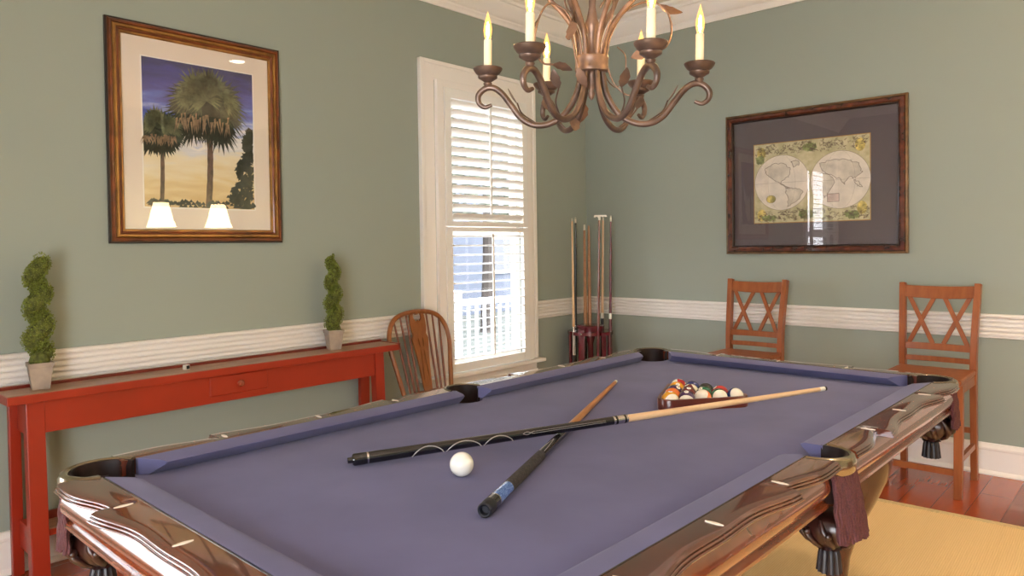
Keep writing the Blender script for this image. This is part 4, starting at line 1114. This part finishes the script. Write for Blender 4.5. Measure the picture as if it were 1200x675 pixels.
# ------------------------------------------------------------------ counter stools
def make_stool(label, loc):
    t = thing('counter_stool', label, 'chair', loc, 0, 'wooden stools along the back wall')
    hw = .178; SZ = .603
    m = M['maple']
    b = MB()
    b.prism([(-hw-.012,-.225),(hw+.012,-.225),(hw+.008,.165),(-hw-.008,.165)], SZ-.028, SZ); b.build('seat', m, t, smooth=0, bevel=.008)
    for s in (-1,1):
        MB().bar([(s*hw*.96,-.195,0),(s*hw*.98,-.196,.3),(s*hw*.98,-.198,SZ-.028)], [.036,.040,.042], [.036,.040,.042]).build('leg', m, t, smooth=0, bevel=.003)
        pts = bez([(s*hw*.97,.205,0),(s*hw*.97,.190,.35),(s*hw*.97,.180,SZ),(s*hw*.99,.195,.80),(s*hw*1.04,.240,1.062)], 5)
        MB().bar(pts, .031, [.050-.014*abs(i/(len(pts)-1)-.55) for i in range(len(pts))]).build('rear_leg', m, t, smooth=0, bevel=.003)
        MB().bar([(s*hw*.97,-.176,.19),(s*hw*.97,.175,.19)], .020, .030, (1,0,0)).build('stretcher', m, t, smooth=0, bevel=.002)
        MB().bar([(s*hw*.97,-.176,SZ-.055),(s*hw*.97,.160,SZ-.055)], .020, .050, (1,0,0)).build('seat_rail', m, t, smooth=0, bevel=.002)
    MB().bar([(-hw*.9,-.196,.130),(hw*.9,-.196,.130)], .020, .030, (0,1,0)).build('stretcher', m, t, smooth=0, bevel=.002)
    MB().bar([(-hw*.9,.190,.270),(hw*.9,.190,.270)], .018, .030, (0,1,0)).build('stretcher', m, t, smooth=0, bevel=.002)
    MB().bar([(-hw*.9,-.196,SZ-.055),(hw*.9,-.196,SZ-.055)], .020, .050, (0,1,0)).build('seat_rail', m, t, smooth=0, bevel=.002)
    def back(u, z):   # curved back surface
        zz = (z-SZ)/(1.062-SZ); y = .178+.012*zz+.050*zz*zz
        return Vector((u*hw*(1+.04*zz), y+.016*(1-u*u), z))
    def rail_(z0,z1,th,curve=0):
        b = MB(); rings = []
        for k in range(13):
            u = -.92+1.84*k/12; a = back(u,z0-curve*(1-u*u)*.010); c = back(u,z1-curve*(1-u*u)*.006)
            rings.append([(a.x,a.y-th/2,a.z),(a.x,a.y+th/2,a.z),(c.x,c.y+th/2,c.z),(c.x,c.y-th/2,c.z)])
        return b.loft(rings)
    rail_(.985,1.050,.022,1).build('crest_rail', m, t, smooth=30, bevel=.003)
    rail_(.692,.728,.018).build('back_rail', m, t, smooth=30, bevel=.002)
    rail_(.628,.656,.018).build('back_rail', m, t, smooth=30, bevel=.002)
    for (ua,ub) in ((-.80,-.14),(.14,.80)):
        for k,(p,q) in enumerate(((ua,ub),(ub,ua))):
            pts = []
            for j in range(7):
                u = j/6; v = back(p+(q-p)*u, .985-(.985-.726)*u); v.y += (.004 if k else -.004); pts.append(v)
            MB().bar(pts, .023, .010, (1,0,0)).build('cross_slat', m, t, smooth=30, bevel=.0015)
    return t
make_stool('brown wooden cross-back stool at the right edge of the photo, standing before plain wall', (2.535,-.372,0))
make_stool('brown wooden cross-back stool below the world map, nearer the room corner', (1.483,-.372,0))

# ------------------------------------------------------------------ cue rack in the corner
SC = (.222,-.268)
cs = thing('cue_stand', 'round burgundy wooden cue stand in the corner of the room', 'cue rack', (SC[0],SC[1],0))
RT = .172
b = MB(); b.lathe([(.001,.0),(.190,.0),(.192,.012),(.186,.030),(.170,.036),(.001,.036)], 40); b.build('base', M['burgundy'], cs, smooth=40)
VR, VF = Vector((.7392,.6733)).normalized(), Vector((-.6734,.7389)).normalized()   # across and along the line of sight
slots = {'grey':(-.130,-.075),'black':(-.112,.100),'tan_a':(-.022,.150),'tan_b':(.012,.150),'bridge':(.030,-.146),'pale':(.092,.112),'dark':(.144,.010)}
lean_ = {'grey':-.006,'black':.018,'tan_a':0,'tan_b':0,'bridge':.030,'pale':.028,'dark':.022}
slotp = {k:(VR.x*a+VF.x*b_, VR.y*a+VF.y*b_) for k,(a,b_) in slots.items()}
out = []
for k in range(360):
    a = 2*PI*k/360; r_ = RT
    for kk,(x,y) in slotp.items():
        x += VR.x*lean_[kk]*.41; y += VR.y*lean_[kk]*.41
        d = (a-math.atan2(y,x)+PI) % (2*PI) - PI
        if abs(d) < .105: r_ = min(r_, .128)
    out.append((r_*math.cos(a), r_*math.sin(a)))
b = MB(); b.prism(out, .628, .652); b.build('holder_ring', M['burgundy'], cs, smooth=30)
b = MB(); b.lathe([(.095,.652),(.105,.652),(.108,.690),(.100,.696),(.001,.696)], 36); b.build('ball_tray', M['burgundy'], cs, smooth=40)
va = math.atan2(-4.73+.268, 3.49-.222)          # towards the camera
for k,(da_,wd) in enumerate(((-.42,.052),(1.15,.050),(2.0,.050),(-1.84,.050),(-1.35,.040),(.66,.040))):
    a = va+da_
    b = MB(); b.X = Matrix.Rotation(a,4,'Z'); rr = RT-.012
    b.box(rr-.009,rr+.009,-wd/2,wd/2,.036,.676 if k == 0 else .630)
    u = b.build('upright', M['burgundy'], cs, smooth=0, bevel=.006)
    if k == 0:
        s = MB(); s.X = Matrix.Rotation(a,4,'Z') @ Matrix.Translation((rr+.009,0,.640)) @ Matrix.Rotation(rad(90),4,'Y')
        s.lathe([(.008,0),(.008,.003),(.005,.006),(.001,.007)], 14); s.build('stud', M['chrome'], u)
b = MB(); b.lathe([(.030,.036),(.034,.05),(.024,.08),(.022,.55),(.034,.60),(.030,.628)], 20); b.build('center_post', M['burgundy'], cs)
def rack_cue(label, foot, top, segs, name='rack_cue'):
    o, L_ = axis_thing(name, label, 'cue', foot, top, 'cues in the corner stand')
    x = 0
    for nm, f1, r0, r1, m in segs:
        x1 = L_*f1
        xlathe([(x,r0),(x1,r1)], 14).build(nm, m, o); x = x1
    return o
blk, bur, sh, iv, tanw, gre = M['black'], M['burgundy'], M['shaft'], M['ivory'], M['tanwood'], mat('grey_shaft',(196,192,180),.4)

def stand_cue(slot, lean, ztop, label, segs, name='rack_cue'):
    x, y = slotp[slot]
    return rack_cue(label, (SC[0]+x, SC[1]+y, .0375), (SC[0]+x+VR.x*lean, SC[1]+y+VR.y*lean, ztop), segs, name)
stand_cue('grey', -.006, 1.505, 'pale grey-shafted cue at the left edge of the corner stand', [('butt',.30,.0140,.0115,blk),('butt',.42,.0115,.0108,gre),('joint_ring',.445,.0112,.0112,M['chrome']),('shaft',.985,.0105,.0062,sh),('tip',1,.0062,.0058,gre)])
stand_cue('black', .018, 1.520, 'all-black cue at the left of the corner stand', [('butt',.42,.0145,.0118,blk),('joint_ring',.435,.0120,.0120,M['chrome']),('shaft',.97,.0115,.0068,blk),('ferrule',.99,.0068,.0066,iv),('tip',1,.0064,.0055,gre)])
stand_cue('tan_a', .0, 1.462, 'tan wooden cue at the back of the corner stand, left of its twin', [('shaft',.45,.0100,.0125,blk),('butt',.97,.0152,.0085,tanw),('tip',1,.0085,.006,iv)])
stand_cue('tan_b', .0, 1.455, 'tan wooden cue at the back of the corner stand, right of its twin', [('shaft',.45,.0100,.0125,blk),('butt',.97,.0152,.0085,tanw),('tip',1,.0085,.006,tanw)])
br_ = stand_cue('bridge', .030, 1.508, 'burgundy bridge stick with a white crosspiece in the corner stand', [('butt',.45,.0130,.0110,bur),('shaft',.985,.0110,.0075,M['mahog_apron']),('ferrule',1,.0085,.0085,iv)], 'bridge_stick')
bh = MB()
L_ = (Vector((SC[0]+slotp['bridge'][0]+VR.x*.03,SC[1]+slotp['bridge'][1]+VR.y*.03,1.508))-Vector((SC[0]+slotp['bridge'][0],SC[1]+slotp['bridge'][1],.0375))).length
inv = br_.rotation_quaternion.inverted(); ax_ = inv @ Vector((VR.x,VR.y,0)); tx = Vector((1,0,0))
c = Vector((L_+.006,0,0)); n_ = tx.cross(ax_).normalized()
pts = [(-.042,-.006),(-.036,.010),(.050,.010),(.058,-.004),(.044,-.004),(.036,.000),(.026,-.006),(.014,.0),(.004,-.008),(-.010,-.008),(-.020,.0),(-.030,-.006)]
bh.loft([[tuple(c+ax_*u+tx*v+n_*w_) for u,v in pts] for w_ in (-.004,.004)])
bh.build('bridge_head', iv, br_, smooth=0)
stand_cue('pale', .028, 1.515, 'pale maple cue with a black butt in the right half of the corner stand', [('butt',.47,.0145,.0118,blk),('joint_ring',.50,.0122,.0122,iv),('shaft',.985,.0110,.0066,sh),('tip',1,.0064,.0055,gre)])
stand_cue('dark', .022, 1.525, 'dark burgundy cue at the right edge of the corner stand', [('butt',.47,.0150,.0120,bur),('joint_ring',.50,.0124,.0124,iv),('shaft',.97,.0115,.0068,bur),('ferrule',.99,.0068,.0066,iv),('tip',1,.0064,.0055,gre)])

# ------------------------------------------------------------------ sideboard with lamps (right of the frame, mirrored in the picture glass)
sb = thing('sideboard', 'dark wooden sideboard against the right wall, outside the frame', 'sideboard', (RX-.28,-1.15,0))
MB().box(-.22,.22,-.80,.80,.12,.86).build('body', M['mahog_apron'], sb, smooth=0, bevel=.006)
MB().box(-.25,.24,-.84,.84,.8605,.89).build('top', M['mahog'], sb, smooth=0, bevel=.006)
for y0 in (-.78,-.25,.28):
    d_ = MB().box(-.24,-.221,y0,y0+.50,.16,.83).build('door', M['mahog_apron'], sb, smooth=0, bevel=.006)
    MB().sphere((-.255,y0+.44,.55),.014,12,8).build('knob', M['casting'], d_)
for sx in (-.19,.19):
    for sy in (-.76,.76): MB().box(sx-.025,sx+.025,sy-.025,sy+.025,0,.12).build('leg', M['mahog_apron'], sb, smooth=0)
def lamp_shade_material():
    m = bpy.data.materials.new('lit_lamp_shade'); m.use_nodes = True; nt = m.node_tree; nt.nodes.clear()
    e = nt.nodes.new('ShaderNodeEmission'); e.inputs['Color'].default_value = lin((255,228,180)); e.inputs['Strength'].default_value = LAMP
    d = nt.nodes.new('ShaderNodeBsdfDiffuse'); d.inputs['Color'].default_value = lin((240,226,196))
    a = nt.nodes.new('ShaderNodeAddShader'); o = nt.nodes.new('ShaderNodeOutputMaterial')
    nt.links.new(e.outputs[0], a.inputs[0]); nt.links.new(d.outputs[0], a.inputs[1]); nt.links.new(a.outputs[0], o.inputs['Surface']); return m
LAMP = 26.0
SHADE = lamp_shade_material()
def table_lamp(label, x, y):
    t = thing('table_lamp', label, 'lamp', (x,y,.8905), 0, 'lamps on the sideboard outside the frame')
    MB().lathe([(.001,0),(.075,0),(.078,.012),(.05,.025),(.025,.04),(.045,.09),(.055,.16),(.04,.26),(.02,.34),(.014,.40),(.014,.72),(.001,.72)], 28).build('lamp_base', M['lampbase'], t, smooth=60)
    MB().lathe([(.178,.70),(.175,.70),(.135,.80),(.105,.91),(.085,.99),(.088,.99),(.108,.91),(.138,.80)], 8).build('lamp_shade', SHADE, t, smooth=0)
    MB().tube([(0,0,.72),(0,0,1.01)], .006, 8).build('lamp_rod', M['lampbase'], t)
table_lamp('table lamp with pleated shade at the near end of the sideboard, outside the frame', RX-.30, -1.78)
table_lamp('table lamp with pleated shade in the middle of the sideboard, outside the frame', RX-.30, -1.16)
table_lamp('table lamp with pleated shade at the far end of the sideboard, outside the frame', RX-.30, -.46)

# ------------------------------------------------------------------ recessed ceiling lights (one shows in the picture glass; the rest are added fill)
DOWN = 30.0
SPOT = 190
DL = emit('recessed_lamp', (255,238,214), DOWN)
def recessed(x, y, label, power):
    t = thing('recessed_light', label, 'ceiling light', (x,y,CZ), 0, 'recessed ceiling lights outside the frame')
    MB().lathe([(.085,-.0005),(.085,-.006),(.070,-.010),(.066,-.004),(.066,-.0005)], 28).build('trim_ring', M['trim'], t)
    sl = bpy.data.lights.new('recessed_spot','SPOT'); sl.energy = power; sl.color = (1,.80,.58); sl.spot_size = rad(84); sl.spot_blend = .7; sl.shadow_soft_size = .06
    slo = bpy.data.objects.new('recessed_spot', sl); COL.objects.link(slo); slo.parent = t; slo.location = (0,0,-.02)
    MB().lathe([(.001,-.0045),(.065,-.0045),(.065,-.0035),(.001,-.0035)], 28).build('lens', DL, t, smooth=0)
for x,y,lb in ((2.86,-1.49,'recessed ceiling light nearest the back wall, outside the frame'),(4.5,-2.9,'added recessed fill light above the sideboard side, outside the frame'),(4.5,-4.4,'added recessed fill light to the right of the camera, outside the frame'),(2.7,-5.6,'added recessed fill light behind the camera, outside the frame'),(1.0,-5.4,'added recessed fill light by the left wall behind the camera, outside the frame')):
    recessed(x, y, lb, SPOT if x > 4 else SPOT*.3)

# ------------------------------------------------------------------ light from outside
wd = bpy.data.worlds.new('sky'); scene.world = wd; wd.use_nodes = True
nt = wd.node_tree; bg = nt.nodes['Background']
bg.inputs['Color'].default_value = (.92,.95,1.0,1); bg.inputs['Strength'].default_value = 15
sun = bpy.data.lights.new('sun', 'SUN'); sun.energy = 5.0; sun.angle = rad(2); sun.color = (1,.96,.9)
so = bpy.data.objects.new('sun', sun); COL.objects.link(so); so.rotation_euler = Vector((-.55,-.35,-.75)).to_track_quat('-Z','Y').to_euler()

# ------------------------------------------------------------------ camera
cam = bpy.data.cameras.new('camera'); co = bpy.data.objects.new('camera', cam); COL.objects.link(co)
F, CYP = 847.564, 307.278
cam.sensor_width = 36; cam.lens = 36*F/1200; cam.shift_y = -(337.5-CYP)/1200
cam.clip_start = .05; cam.clip_end = 200
r = Vector((0.7392453517870629, 0.6732953966958343, -0.01377020876461266)); u = Vector((-0.004422768723174026, 0.02530119341154538, 0.9996700899440641)); f = Vector((-0.6734216724891197, 0.7389405648630686, -0.021681619446113763))
co.matrix_world = Matrix(((r.x,u.x,-f.x,3.49078636),(r.y,u.y,-f.y,-4.73089725),(r.z,u.z,-f.z,1.3),(0,0,0,1)))
scene.camera = co

vs = scene.view_settings
scene.display_settings.display_device = 'sRGB'
vs.view_transform = 'Standard'; vs.look = 'None'; vs.exposure = 0.02; vs.gamma = 1; vs.use_curve_mapping = False
scene.cycles.max_bounces = 8; scene.cycles.diffuse_bounces = 4; scene.cycles.glossy_bounces = 4; scene.cycles.transparent_max_bounces = 16
scene.cycles.use_denoising = True; scene.cycles.sample_clamp_indirect = 8
